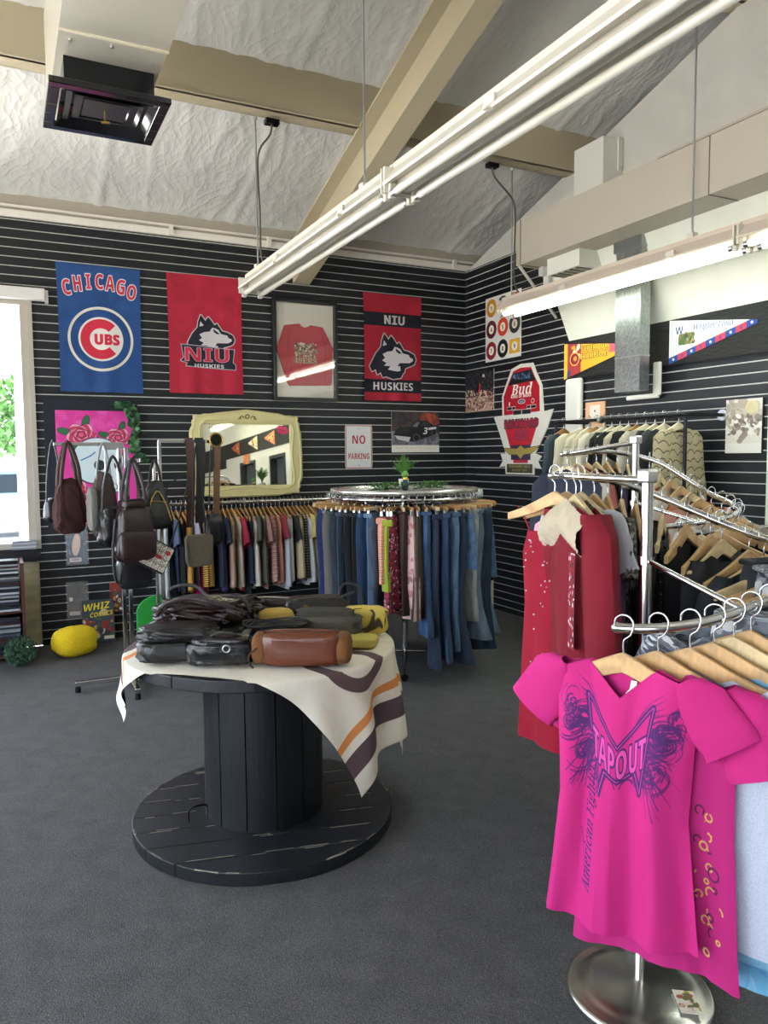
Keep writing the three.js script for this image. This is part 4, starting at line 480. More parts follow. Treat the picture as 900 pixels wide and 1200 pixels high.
function fab(c) { if (FC[c]) return FC[c]; const [k, col] = String(c).split(':'); let m; if (k === 'd') m = mat(new THREE.Color(col).lerp(new THREE.Color(0x4a5058), 0.22).multiplyScalar(0.95), 0.85, { map: denimT, bumpMap: weaveB, bumpScale: 0.001 }); else if (k === 'p') m = mat(0xffffff, 0.85, { map: PR[col] }); else m = mat(k, 0.9, { map: heather, bumpMap: weaveB, bumpScale: 0.0012 }); return FC[c] = m; }
function garment(kind, c, label, p, ry, group, v = 0, sy = 1, cat) {
  const nm = { tee: 't_shirt', long: 'long_sleeve_top', knit: 'sweater', tank: 'tank_top', dress: 'dress', jeans: 'jeans', flare: 'jeans', shorts: 'shorts', skirt: 'skirt' }[kind], g = geo(kind, v % 3), t = thing(nm, label, cat || { tee: 'shirt', long: 'shirt', knit: 'sweater', tank: 'top', dress: 'dress', jeans: 'trousers', flare: 'trousers', shorts: 'shorts', skirt: 'skirt' }[kind], p, ry, group), m = fab(c);
  t.scale.y = sy; part(t, 'body', g.body, m); g.sl.forEach((s) => part(t, 'sleeve', s, m));
  if (/jeans|flare|shorts/.test(kind)) part(t, 'waistband', GEO.wb ??= rb(0.235, 0.035, 0.078, 0.012, 2, 0, -0.118, 0), m);
  return t;
}
const HG = {};
{
  const arm = []; for (let i = 0; i <= 14; i++) { const x = i / 14; arm.push([x * 0.215, -0.068 - 0.085 * x ** 1.25 - 0.012 * Math.sin(x * PI)]); } const low = arm.map(([x, y], i) => [x, y - lerp(0.042, 0.02, i / 14)]);
  const half = [...arm, ...low.slice().reverse()], whole = [...arm.slice().reverse().map(([x, y]) => [-x, y]), ...arm.slice(1), ...low.slice().reverse(), ...low.slice(1).map(([x, y]) => [-x, y])];
  HG.wood = extr(whole, 0.008, 0.003, 2).translate(0, 0, -0.004); HG.bar = rod([-0.17, -0.172, 0], [0.17, -0.172, 0], 0.0055, 8);
  HG.hook = tube([[0.004, -0.085, 0], [0, -0.05, 0], [0.002, -0.035, 0], [0.017, -0.022, 0], [0.024, 0.004, 0], [0.013, 0.022, 0], [-0.006, 0.024, 0], [-0.02, 0.012, 0], [-0.022, -0.004, 0]], 0.0024, 26, 6);
  HG.clipbar = rb(0.30, 0.028, 0.014, 0.005, 1, 0, -0.068, 0); HG.clip = rb(0.022, 0.05, 0.022, 0.004, 1, 0, -0.095, 0);
}
function hanger(kind, p, ry, group, where, m) {
  const t = thing(kind === 'clip' ? 'clip_hanger' : 'wooden_hanger', where, 'hanger', p, ry, group);
  if (kind === 'clip') { part(t, 'bar', HG.clipbar, m); for (const s of [-1, 1]) part(t, 'clip', HG.clip, M.steel, [s * 0.095, 0, 0]); } else part(t, 'shoulder_arm', HG.wood, m);
  part(t, 'hook', HG.hook, M.hook); return t;
}
// ---------------------------------------------------------------- wall rail beside the mirror
{
  const y = 1.232, z = 0.30, x0 = -3.48, x1 = -1.62, t = thing('wall_rail', 'straight chrome rail on brackets under the mirror', 'rail', [0, 0, 0]);
  part(t, 'bar', rod([x0, y - 0.012, z], [x1, y - 0.012, z], 0.013, 12), M.chrome); for (const x of [x0 + 0.05, -2.55, x1 - 0.05]) { part(t, 'bracket', mg(rod([x, y - 0.012, 0], [x, y - 0.012, z], 0.009, 8), bx(0.03, 0.09, 0.006, x, y - 0.012, 0.004)), M.chrome); }
  const G = [['long', '#b9bfc4', 'pale grey'], ['dress', '#1c2740', 'long navy'], ['tee', '#4d5f78', 'slate blue'], ['long', '#17181c', 'black'], ['tank', 'p:camo', 'brown patterned'], ['long', '#c08d45', 'ochre'], ['tee', '#a3a0b3', 'lilac grey'], ['dress', '#d0307c', 'hot pink'], ['long', 'p:stripe', 'black and yellow striped'], ['knit', '#b88a4a', 'tan'], ['tee', '#1b1d2c', 'midnight'], ['long', '#20243a', 'dark navy'], ['long', '#4a3a78', 'purple'], ['tee', '#1a2036', 'ink blue'], ['long', '#b99a88', 'rosy beige'], ['long', '#c9bca8', 'oatmeal'], ['tee', '#a52a44', 'crimson'], ['dress', '#181b26', 'long black'], ['long', '#1f2a44', 'deep blue'], ['long', '#d5cfc0', 'ivory'], ['tee', '#5c5a55', 'grey'], ['long', '#6c675e', 'stone grey'], ['tee', 'p:plaid', 'red plaid'], ['long', 'p:plaid', 'long plaid'], ['long', '#cf8f7c', 'coral'], ['tee', '#8c2f3c', 'brick red'], ['long', '#c6ccd6', 'ice white'], ['long', '#d9d9dc', 'white'], ['tee', '#2a2a2c', 'charcoal'], ['knit', '#bfb08c', 'beige knitted'], ['long', 'p:dots', 'black dotted'], ['long', '#d4d6d8', 'bright white'], ['tee', '#c9b86a', 'straw yellow'], ['knit', '#d2c48c', 'pale yellow knitted'], ['tank', '#8b8a5a', 'olive'], ['long', '#c2c9cf', 'silver'], ['tee', '#8fa6c4', 'light blue'], ['long', 'p:floral', 'mauve floral'], ['long', '#d8d2cf', 'chalk'], ['dress', '#1d2f6b', 'royal navy']];
  const r = rng(101); G.forEach(([k, c, nm], i) => { const x = lerp(x0 + 0.09, x1 - 0.12, i / (G.length - 1)), a = PI / 2 + (r() - 0.5) * 0.16;
    garment(k, c, `${nm} ${{ long: 'long-sleeved top', tee: 'short-sleeved top', knit: 'sweater', tank: 'sleeveless top', dress: 'dress' }[k]} on the wall rail, ${ordn(i + 1)} from the handbag stands`, [x, y, z], a, 'clothes on the wall rail', i, k === 'dress' ? 0.84 : 1.12 + r() * 0.12); hanger('wood', [x, y, z], a, 'hangers on the wall rail', `slim wooden hanger holding the ${nm} ${{ long: 'long-sleeved top', tee: 'short-sleeved top', knit: 'sweater', tank: 'sleeveless top', dress: 'dress' }[k]} on the wall rail`, i % 3 ? M.wood2 : M.wood); });
}
// ---------------------------------------------------------------- round rack of jeans
{
  const cx = -1.85, cz = 2.0, R = 0.56, y = 1.335, t = thing('round_rack', 'round chrome clothes rack crowded with jeans', 'rack', [cx, 0, cz]);
  part(t, 'ring_rail', new THREE.TorusGeometry(R, 0.014, 10, 64).rotateX(PI / 2), M.chrome, [0, y - 0.013, 0]); part(t, 'top_band', lathe([[R - 0.02, 0], [R + 0.012, 0], [R + 0.012, 0.035], [R - 0.02, 0.035], [R - 0.02, 0]], 64), mat(0xcfcfca, 0.25, { metalness: 0.8 }), [0, y + 0.02, 0]); part(t, 'top_shelf', cyl(R - 0.02, R - 0.02, 0.008, 48, 0, y + 0.03, 0), mat(0xb9bdb8, 0.2, { metalness: 0.2 }));
  part(t, 'centre_post', cyl(0.022, 0.022, y + 0.02, 12, 0, (y + 0.06) / 2, 0), M.chrome); for (let k = 0; k < 4; k++) { const a = 0.5 + k * PI / 2, c = Math.cos(a), s = Math.sin(a); part(t, 'spoke', rod([0, y - 0.013, 0], [R * c, y - 0.013, R * s], 0.009, 8), M.chrome); const l = part(t, 'leg', rod([0, 0.1, 0], [0.5 * c, 0.09, 0.5 * s], 0.014, 8), M.chrome); part(l, 'caster', mg(cyl(0.028, 0.028, 0.02, 14).rotateX(PI / 2).translate(0.5 * c, 0.029, 0.5 * s), cyl(0.008, 0.008, 0.07, 8, 0.5 * c, 0.065, 0.5 * s)), M.blackMetal); }
  // angle (degrees), kind, cloth, look, length factor
  const L = [[-20, 'jeans', 'd:#3d5a80', 'mid blue', 0.98], [-6, 'flare', 'd:#27405f', 'dark blue flared', 1], [6, 'shorts', 'd:#5d7ea6', 'washed blue denim', 1.35], [14, 'jeans', '#1c1b1a', 'black', 0.92], [21, 'jeans', 'd:#8c8a68', 'khaki', 0.9], [28, 'shorts', 'd:#5f82ad', 'faded blue denim', 1.45], [34, 'flare', 'd:#90a8c0', 'pale blue flared', 0.98], [41, 'jeans', 'd:#22395a', 'indigo', 1], [48, 'flare', 'd:#2b486b', 'indigo flared', 1.03], [55, 'jeans', 'd:#1b2c44', 'deep blue', 1.04], [61, 'flare', 'd:#8296a8', 'grey blue flared', 0.98], [67, 'jeans', 'd:#d9d4c8', 'white denim', 0.85], [73, 'shorts', 'd:#6f95be', 'light blue frayed', 1.2], [79, 'flare', 'd:#2a415e', 'blue', 1.06], [85, 'jeans', 'd:#6c8cab', 'bright blue', 1.0], [91, 'flare', 'd:#3f628d', 'bright blue flared', 1.06], [97, 'jeans', 'd:#1f3452', 'classic blue', 1.08], [103, 'flare', 'd:#4d74a8', 'cobalt', 0.9], [109, 'skirt', '#4d4238', 'taupe', 1.1], [115, 'skirt', 'p:pink', 'pink floral', 1.12], [120, 'jeans', '#3c2a26', 'dark brown', 0.76], [125, 'skirt', 'p:leopard', 'red leopard print', 1.1], [129, 'shorts', '#a3b23c', 'lime green', 1.45], [134, 'shorts', 'p:peach', 'peach striped', 1.3], [139, 'jeans', 'd:#7d9bbd', 'soft blue', 1], [145, 'jeans', 'd:#3a5f8c', 'strong blue', 1], [151, 'jeans', '#15161c', 'jet black', 1], [158, 'flare', '#1c2029', 'black flared', 1], [165, 'jeans', 'd:#32455c', 'smoky blue', 1], [172, 'flare', 'd:#26374c', 'smoky flared', 1], [180, 'jeans', '#6c6a66', 'grey', 0.95], [188, 'jeans', '#1a2a5e', 'royal navy corduroy', 1], [197, 'flare', '#17224a', 'navy flared', 1], [207, 'jeans', 'd:#3c4a5c', 'slate', 1], [220, 'jeans', 'd:#2c3c55', 'dusk blue', 1], [236, 'jeans', 'd:#48648a', 'plain blue', 1], [255, 'jeans', '#23262c', 'coal grey', 1], [275, 'jeans', 'd:#2d4568', 'raw blue', 1], [300, 'jeans', 'd:#3b5578', 'aged blue', 1], [322, 'jeans', 'd:#35507a', 'workwear blue', 1]];
  const r = rng(202); L.forEach(([a, k, c, nm, sy], i) => { const th = a * D2R, rr = R, p = [cx + rr * Math.cos(th), y, cz + rr * Math.sin(th)], ry = -th + (r() - 0.5) * 0.5; garment(k, c, `${nm} ${{ jeans: 'trousers', flare: 'trousers', shorts: 'shorts', skirt: 'skirt' }[k]} clipped on the round rack`, p, ry, 'jeans and skirts on the round rack', i, sy * (0.93 + r() * 0.06)); hanger('clip', p, ry, 'clip hangers on the round rack', `wooden clip hanger holding the ${nm} ${{ jeans: 'trousers', flare: 'trousers', shorts: 'shorts', skirt: 'skirt' }[k]} on the round rack`, i % 4 ? M.wood2 : M.woodPale); });
  const q = rng(33), lm = mat(0x3f6b2f, 0.7), blade = (n, s, len, seed) => { const gs = [], k = rng(seed); for (let i = 0; i < n; i++) { const a = k() * 6.28, l = len * (0.6 + k() * 0.5), b = k() * 0.7; gs.push(tube([[0, 0, 0], [Math.cos(a) * b * l * 0.35, l * 0.6, Math.sin(a) * b * l * 0.35], [Math.cos(a) * b * l, l * (1 - b * 0.3), Math.sin(a) * b * l]], s, 5, 4)); } return mg(...gs); };
  const pot = thing('grass_pot', 'little white pot of upright artificial grass on the round rack', 'plant', [-1.80, y + 0.034, 1.9]); part(pot, 'pot', lathe([[0, 0], [0.032, 0], [0.042, 0.085], [0.036, 0.085], [0.03, 0.02], [0, 0.02]], 20), M.white); const gb = part(pot, 'grass_blades', blade(90, 0.0028, 0.19, 5).translate(0, 0.07, 0), mat(0x4f7f33, 0.7)); gb.userData.kind = 'stuff';
  for (const [i, [x, z]] of [[-2.02, 2.03], [-1.62, 2.0]].entries()) { const g = thing('leaf_sprig', `low bushy green artificial sprig lying on the rack ${i ? 'beyond the grass pot' : 'before the grass pot'}`, 'plant', [x, y + 0.034, z]); const gs = [], k = rng(60 + i); for (let j = 0; j < 150; j++) { const lf = extr([[0, -0.014], [0.009, 0], [0, 0.016], [-0.009, 0]], 0.001); lf.rotateX(k() * 3); lf.rotateY(k() * 6); lf.rotateZ(k() * 3); const a = k() * 6.28, rr = k() * 0.15; gs.push(lf.translate(Math.cos(a) * rr * 1.2, 0.015 + k() * 0.05, Math.sin(a) * rr * 0.6)); } const o = part(g, 'leaves', mg(...gs), lm); o.userData.kind = 'stuff'; part(g, 'stem', tube([[-0.15, 0.008, 0], [0, 0.02, 0.01], [0.15, 0.008, 0]], 0.004, 12, 5), mat(0x34502a, 0.8)); }
  const b = thing('bird_figurine', 'small figurine with green head and yellow chest on the rack', 'figurine', [-1.86, y + 0.034, 2.04]); part(b, 'body', lathe([[0, 0], [0.022, 0], [0.026, 0.04], [0.02, 0.085], [0.0, 0.09]], 16), mat(0x22304a, 0.5)); part(b, 'chest', lathe([[0, 0.05], [0.022, 0.06], [0.018, 0.1], [0, 0.105]], 16), mat(0xd2b63c, 0.5)); part(b, 'head', new THREE.SphereGeometry(0.024, 16, 12).scale(1, 1.1, 1), mat(0x4a8f3c, 0.5), [0, 0.125, 0]); part(b, 'beak', new THREE.ConeGeometry(0.009, 0.025, 8).rotateX(PI / 2), mat(0xd06a2c, 0.5), [0, 0.125, 0.03]);
  const bt = thing('giant_bottle', 'giant green-necked display bottle standing behind the jeans', 'bottle', [-0.78, 0, 1.42]); part(bt, 'glass_body', lathe([[0, 0], [0.13, 0], [0.145, 0.03], [0.145, 0.55], [0.13, 0.68], [0.09, 0.88], [0.052, 1.02], [0.046, 1.08]], 28), phys(0x2a0d10, 0.15, { clearcoat: 0.8 })); part(bt, 'neck', lathe([[0.046, 1.08], [0.042, 1.26], [0.0, 1.26]], 24), phys(0x1c6b3c, 0.15, { clearcoat: 0.8 })); part(bt, 'cap', lathe([[0, 1.33], [0.046, 1.325], [0.05, 1.26], [0.0, 1.25]], 24), mat(0xbfc2c0, 0.4)); part(bt, 'label', lathe([[0.1465, 0.2], [0.1465, 0.5]], 28), mat(0xc9c2ae, 0.7));
}
// ---------------------------------------------------------------- spiral racks
function spiralRack(base, R, tab, postTop, label, armDown) {
  const t = thing('spiral_rack', label, 'rack', [base[0], 0, base[1]]), H = (a) => { for (let i = 1; i < tab.length; i++) if (a <= tab[i][0]) return lerp(tab[i - 1][1], tab[i][1], sst(0, 1, (a - tab[i - 1][0]) / (tab[i][0] - tab[i - 1][0])) * 0.5 + 0.5 * (a - tab[i - 1][0]) / (tab[i][0] - tab[i - 1][0])); return tab[tab.length - 1][1]; };
  const Hs = (a) => { let s = 0; for (let d = -16; d <= 16; d += 4) s += H(clamp(a + d, tab[0][0], tab[tab.length - 1][0])); return s / 9; }, at = (a, r = R) => [r * Math.cos(a * D2R), Hs(a), r * Math.sin(a * D2R)], a0 = tab[0][0], a1 = tab[tab.length - 1][0], pts = []; for (let i = 0; i <= 44; i++) pts.push(at(lerp(a0 - 3, a1 + 3, i / 44)).map((v, k) => (k === 1 ? v - 0.012 : v)));
  const rl = part(t, 'spiral_rail', tube(pts, 0.0125, 120, 10), M.chrome); for (const p of [pts[0], pts[44]]) part(rl, 'end_cap', new THREE.SphereGeometry(0.0135, 12, 8), M.chrome, p);
  part(t, 'base_disc', lathe([[0, 0.055], [0.03, 0.053], [0.13, 0.045], [0.17, 0.036], [0.19, 0.026], [0.205, 0.03], [0.214, 0.022], [0.216, 0.008], [0.21, 0.0], [0, 0.0]], 64), mat(0xd5d4d0, 0.24, { metalness: 1 }));
  part(t, 'post', cyl(0.0165, 0.0165, postTop - 0.3, 16, 0, (postTop + 0.3) / 2, 0), M.chrome); part(t, 'lower_post', cyl(0.013, 0.013, 0.3, 14, 0, 0.19, 0), M.chrome); part(t, 'post_collar', lathe([[0.0, 0.3], [0.021, 0.3], [0.021, 0.345], [0, 0.345]], 16), M.chrome, [0, 0.0, 0]); part(t, 'post_cap', rb(0.044, 0.04, 0.044, 0.008, 2, 0, postTop, 0), mat(0xd9d9d9, 0.3, { metalness: 0.9 }));
  const e = at(a0 + 1); part(t, 'support_arm', rod([0, postTop - 0.012, 0], [e[0], e[1] - 0.012, e[2]], 0.0115, 10), M.chrome);
  const f = at(armDown); const ar = part(t, 'support_arm', rod([0, f[1] + 0.045, 0], [f[0], f[1] - 0.012, f[2]], 0.008, 10), M.chrome); part(ar, 'arm_collar', cyl(0.023, 0.023, 0.022, 14, 0, f[1] + 0.045, 0), M.chrome);
  return { at: (a, r) => { const p = at(a, r); return [p[0] + base[0], p[1], p[2] + base[1]]; } };
}
const K = { long: 'long-sleeved top', tee: 'short-sleeved top', knit: 'sweater', tank: 'sleeveless top', dress: 'dress', jeans: 'trousers' };
const R1 = spiralRack([-2.98, 5.6], 0.45, [[-85, 1.58], [-62, 1.572], [-45, 1.525], [-25, 1.455], [-8, 1.405], [10, 1.375], [50, 1.345], [92, 1.33], [106, 1.285], [123, 1.245], [141, 1.235]], 1.575, 'chrome spiral rack with a shiny round base, holding pink and red clothes', 107);
const R2 = spiralRack([-1.954, 4.523], 0.45, [[-96, 1.65], [-63, 1.67], [-42, 1.64], [-26, 1.60], [-13, 1.54], [-4, 1.46], [40, 1.40], [90, 1.37], [113, 1.35], [135, 1.33]], 1.705, 'chrome spiral rack behind the first, beside the pipe rail', 100);
{
  const wh = (p, ry, i, w, nm) => hanger('wood', p, ry, `hangers on the ${w} spiral rack`, `wooden hanger holding the ${nm} on the ${w === 'first' ? 'rack of pink shirts' : 'spiral rack beside the pipe rail'}`, i % 3 ? M.wood : M.woodPale);
  // far side of the first rack: mostly black clothes
  const A = [[-73, 'tee', '#d5d8e2', 'white', -80], [-67, 'tank', 'p:camo', 'grey marbled', -72], [-61, 'long', '#5a4672', 'violet'], [-55, 'tee', 'p:camo', 'dark marbled'], [-49, 'dress', '#121215', 'long black'], [-43, 'long', '#15151a', 'black'], [-38, 'dress', 'p:glitter', 'black sequinned'], [-28, 'dress', '#141419', 'plain black'], [-18, 'tank', '#17171b', 'soot black'], [-13, 'long', '#202327', 'off-black'], [-1, 'tank', '#18191c', 'coal black'], [6, 'long', '#1f2a2f', 'dark teal'], [14, 'jeans', 'd:#2b2f36', 'charcoal denim'], [24, 'jeans', 'p:aged', 'distressed grey'], [36, 'jeans', 'p:aged', 'stonewashed grey'], [50, 'long', '#23262b', 'graphite'], [66, 'tee', '#8d9096', 'mid grey'], [82, 'tee', '#b9bcc2', 'pale grey']];
  const r = rng(303); A.forEach(([a, k, c, nm, t2], i) => { const p = R1.at(a), ry = -((t2 ?? a + (r() - 0.5) * 10) * D2R); garment(k, c, `${nm} ${K[k]} on the spiral rack with the pink shirts, ${ordn(i + 4)} down the rail`, p, ry, 'clothes on the first spiral rack', i, k === 'dress' ? 0.95 : k === 'jeans' ? 0.55 : 1); wh(p, ry, i, 'first', `${nm} ${K[k]}`); });
  // front end: hangers turned towards the room
  const B = [[92, 'tee', 'd:#6f7680', 'grey marled', 72, 0.95], [98, 'jeans', 'p:aged', 'folded distressed denim', 72, 0.45], [104.5, 'tee', 'p:aged', 'smoke grey', 71, 0.9], [110, 'tee', 'p:tiedye', 'aqua tie-dyed', 67, 1.36], [116, 'tee', '#7fb4d4', 'sky blue', 66, 1.2], [123, 'tee', '#cfd6e8', 'bright white', 67, 1.14]];
  B.forEach(([a, k, c, nm, t2, sy], i) => { const p = R1.at(a), ry = -t2 * D2R; garment(k, c, `${nm} ${K[k]} hanging beside the hot pink shirts`, p, ry, 'clothes on the first spiral rack', i, sy); wh(p, ry, i, 'first', `${nm} ${K[k]}`); });
  // second rack
  const C = [[-94, 'long', '#2b3140', 'navy'], [-86, 'knit', '#b9b2a0', 'stone'], [-78, 'tee', '#8a4a40', 'rust'], [-71, 'long', '#1d1e24', 'black'], [-64, 'tank', '#c9c4b4', 'cream'], [-57, 'tee', '#3a2f4a', 'plum'], [-50, 'long', '#23304a', 'blue'], [-43, 'tee', '#17181b', 'jet'], [-36, 'long', '#6d5546', 'brown'], [-29, 'tank', '#a3422f', 'brick'], [-22, 'long', '#c9b9a0', 'sand'], [-15, 'tee', '#d8cfc4', 'ivory'], [-8, 'long', '#b56a4a', 'terracotta'], [-1, 'tee', '#c98f7c', 'salmon'], [8, 'knit', '#cfc6b4', 'oat'], [18, 'tank', '#b3202c', 'scarlet'], [28, 'long', '#d9c9b8', 'biscuit'], [40, 'tee', '#c2bdb2', 'pebble'], [54, 'long', '#2a2a2e', 'charcoal'], [70, 'dress', '#16161a', 'long black'], [84, 'dress', '#1b1b22', 'midnight'], [98, 'long', '#111114', 'inky'], [112, 'dress', '#131318', 'raven'], [126, 'long', '#1a1a1f', 'dark']];
  C.forEach(([a, k, c, nm], i) => { const p = R2.at(a), ry = -((a + (r() - 0.5) * 8) * D2R); garment(k, c, `${nm} ${K[k]} on the spiral rack beside the pipe rail, ${ordn(i + 1)} down the rail`, p, ry, 'clothes on the second spiral rack', i, k === 'dress' ? 0.95 : 1); wh(p, ry, i, 'second', `${nm} ${K[k]}`); });
  // red slip dress
  { const p = R1.at(-86), ry = 100 * D2R, t = thing('slip_dress', 'long bright red slip dress with silver sequins on thin straps', 'dress', p, ry); const bg = sheet({ L: 0.97, w: [[0, 0.125], [0.1, 0.15], [0.35, 0.14], [1, 0.165]], th: 0.02, neck: 0.001, dropF: 0, dropB: 0, slope: 0, top: -0.21, fold: 0.014, fk: 5, seed: 2, nv: 20 }); const rm = mat(0x8c0324, 0.95, { bumpMap: weaveB, bumpScale: 0.0006 }); part(t, 'body', bg, rm);
    for (const s of [-1, 1]) part(t, 'strap', tube([[s * 0.118, -0.215, 0.008], [s * 0.15, -0.15, 0], [s * 0.17, -0.125, -0.004]], 0.003, 8, 5), rm); const q = rng(19), gs = []; for (let i = 0; i < 60; i++) { const u = (q() - 0.5) * 0.24, y = -0.24 - q() ** 1.6 * 0.6; for (const s of [-1, 1]) gs.push(new THREE.SphereGeometry(0.0035, 6, 4).translate(u, y, s * 0.026)); } const o = part(t, 'sequins', mg(...gs), mat(0xe9d9dc, 0.2, { metalness: 0.6 })); o.userData.kind = 'stuff'; wh(p, ry, 1, 'first', 'red slip dress');
    const p2 = R1.at(-80), ry2 = 94 * D2R; garment('tank', 'p:vstripe', 'pink striped sleeveless top behind the red slip dress', p2, ry2, null, 1, 1.25); wh(p2, ry2, 2, 'first', 'pink striped top'); }
  // red jacket with cream fleece collar
  { const p = [-2.985, 1.577, 5.30], ry = 71 * D2R, t = thing('red_jacket', 'red jacket with cream fleece collar and embroidered front', 'jacket', p, ry); const rm = mat(0x7d0620, 0.95, { map: heather, bumpMap: weaveB, bumpScale: 0.001 }); part(t, 'body', sheet({ L: 0.86, w: [[0, 0.17], [0.15, 0.19], [1, 0.21]], th: 0.05, fold: 0.03, fk: 4, seed: 3, nv: 18 }), rm); for (const s of [-1, 1]) part(t, 'sleeve', sleeve(s, { len: 0.6, ang: 0.14, r0: 0.1, r1: 0.065, th: 0.05, seed: 4 }), rm);
    part(t, 'fleece_collar', surf(40, 14, (u, v) => { const a = (u - 0.5) * 2, x = a * 0.15, y = -0.085 - 0.33 * Math.abs(x) - 0.07 * v * (1 - 0.25 * Math.abs(a)), n = 0.009 * ns(u * 26, v * 12); return [x * (1 - 0.15 * v), y, 0.035 + 0.035 * Math.sin(v * PI) + n]; }), mat(0xb5a992, 1)); part(t, 'back_collar', surf(40, 14, (u, v) => { const a = (u - 0.5) * 2, x = a * 0.17, y = -0.08 - 0.33 * Math.abs(x) - 0.13 * v, n = 0.012 * ns(u * 26, v * 12 + 9); return [x, y, -0.035 - 0.035 * Math.sin(v * PI) + n]; }), mat(0xb5a992, 1));
    const em = cv(64, 256, (c, w, h) => { fillBg(c, w, h, '#7d0620'); mottle(c, w, h, 70, ['#e6dcd6', '#2a1a1f', '#cfc4c0'], 2, 7, 5); }); part(t, 'embroidery', surf(4, 20, (u, v) => [-0.16 + u * 0.05, -0.24 - v * 0.3, 0.062 + 0.004 * Math.sin(v * 6)]), mat(0xffffff, 0.8, { map: em })); part(t, 'embroidery', surf(4, 20, (u, v) => [-0.16 + u * 0.05, -0.24 - v * 0.3, -0.066]), mat(0xffffff, 0.8, { map: em })); wh(p, ry, 0, 'first', 'red jacket'); }
  // pink shirts
  const tp = cv(1024, 1400, (c, w, h) => {
    fillBg(c, w, h, '#c01b74'); const ink = '#45185c', q = rng(44); c.lineCap = 'round';
    const swirl = (x, y, s, n) => { for (let i = 0; i < n; i++) { c.strokeStyle = `rgba(69,24,92,${0.45 + q() * 0.5})`; c.lineWidth = 3 + q() * 9; c.beginPath(); const a = q() * 6.28, r = (20 + q() * 110); c.moveTo(x + Math.cos(a) * r * 0.2, y + Math.sin(a) * r * 0.2); c.bezierCurveTo(x + Math.cos(a) * r * s, y + Math.sin(a) * r, x + Math.cos(a + 0.9) * r * 1.1 * s, y + Math.sin(a + 0.9) * r * 1.1, x + Math.cos(a + 1.5 + q()) * r * s, y + Math.sin(a + 1.5) * r); c.stroke(); } };
    swirl(190, 300, 1.3, 44); swirl(840, 310, 1.3, 44); swirl(240, 470, 1.1, 26); swirl(790, 480, 1.1, 26); swirl(130, 200, 0.8, 16); swirl(900, 210, 0.8, 16);
    for (let i = 0; i < 34; i++) { const s = i % 2 ? 1 : -1, x0 = 512 + s * (170 + q() * 60), y0 = 380 + q() * 120, L = 120 + q() * 190, a = 0.5 + q() * 0.9; c.strokeStyle = 'rgba(69,24,92,.75)'; c.lineWidth = 3 + q() * 6; c.beginPath(); c.moveTo(x0, y0); c.lineTo(x0 + s * Math.cos(a) * L, y0 + Math.sin(a) * L); c.stroke(); }
    for (let i = 0; i < 90; i++) { const s = i % 2 ? 1 : -1, a = -0.9 + q() * 2.0, L0 = 190 + q() * 60, L1 = L0 + 90 + q() * 170, wd = 4 + q() * 9; const P0 = [512 + s * Math.cos(a) * L0 * 0.9, 350 + Math.sin(a) * L0 * 0.8], P1 = [512 + s * Math.cos(a) * L1, 350 + Math.sin(a) * L1 * 0.9], nx = -(P1[1] - P0[1]), ny = P1[0] - P0[0], nl = Math.hypot(nx, ny); poly(c, [[P0[0] + nx / nl * wd, P0[1] + ny / nl * wd], P1, [P0[0] - nx / nl * wd, P0[1] - ny / nl * wd]], `rgba(69,24,92,${0.35 + q() * 0.45})`); }
    const logo = [[270, 170], [512, 285], [760, 175], [728, 320], [680, 600], [630, 470], [410, 490], [362, 640], [332, 390], [292, 320]]; poly(c, logo, '#b81a72', ink, 34); poly(c, logo, null, '#c63a94', 5);
    txt(c, 'TAPOUT', 512, 392, F(215), '#d0459a', ink, 26, 0.5); c.strokeStyle = ink; c.lineWidth = 9; for (const s of [-1, 1]) { c.beginPath(); c.arc(512 + s * 60, 540, 46, 3.5, 6); c.stroke(); }
    txt(c, 'American Fighter', 285, 870, F(104, 'serif', 'italic bold'), '#4b1a60', null, 0, 0.74, -PI / 2); c.strokeStyle = '#58206c'; c.lineWidth = 5; c.beginPath(); c.moveTo(330, 1120); c.bezierCurveTo(230, 1090, 250, 960, 215, 890); c.stroke();
  });
  const pinkM = mat(0xffffff, 0.85, { map: tp, bumpMap: weaveB, bumpScale: 0.0008 }), pinkP = mat(0xc01b74, 0.85, { bumpMap: weaveB, bumpScale: 0.0008 });
  { const p = R1.at(141).map((v, i) => v + [-0.022, 0, 0.012][i]), ry = -66 * D2R, t = thing('pink_t_shirt', 'hot pink V-neck shirt with purple printed lettering and swirls', 'shirt', p, ry); const o = { L: 0.745, w: [[0, 0.178], [0.16, 0.168], [0.5, 0.155], [1, 0.188]], th: 0.024, neck: 0.08, vee: true, slope: 0.34, top: -0.066, fold: 0.018, fk: 9, seed: 5, nu: 30, nv: 30, hem: 0.012 };
    const W = (tt) => tt; const fr = sheet({ ...o, dropF: 0.105, dropB: 0.02 }); const half = fr.attributes.position.count / 2, sp = (a, b) => { const g = new THREE.BufferGeometry(); for (const k of ['position', 'normal', 'uv']) { const A = fr.attributes[k]; g.setAttribute(k, new THREE.BufferAttribute(A.array.slice(a * A.itemSize, b * A.itemSize), A.itemSize)); } return g; };
    part(t, 'front', sp(0, half), pinkM); part(t, 'back', sp(half, half * 2), pinkP); for (const s of [-1, 1]) part(t, 'sleeve', sleeve(s, { x: 0.142, y: -0.106, len: 0.175, ang: 0.62, r0: 0.066, r1: 0.07, th: 0.022, seed: 2, n: 14 }), pinkP);
    part(t, 'neck_label', mg(bx(0.032, 0.026, 0.001, 0.01, -0.12, -0.016)), mat(0x2a2c30, 0.6)); part(t, 'care_label', bx(0.034, 0.045, 0.001, 0.012, -0.155, -0.014), M.paper); wh(p, ry, 1, 'first', 'printed pink shirt'); }
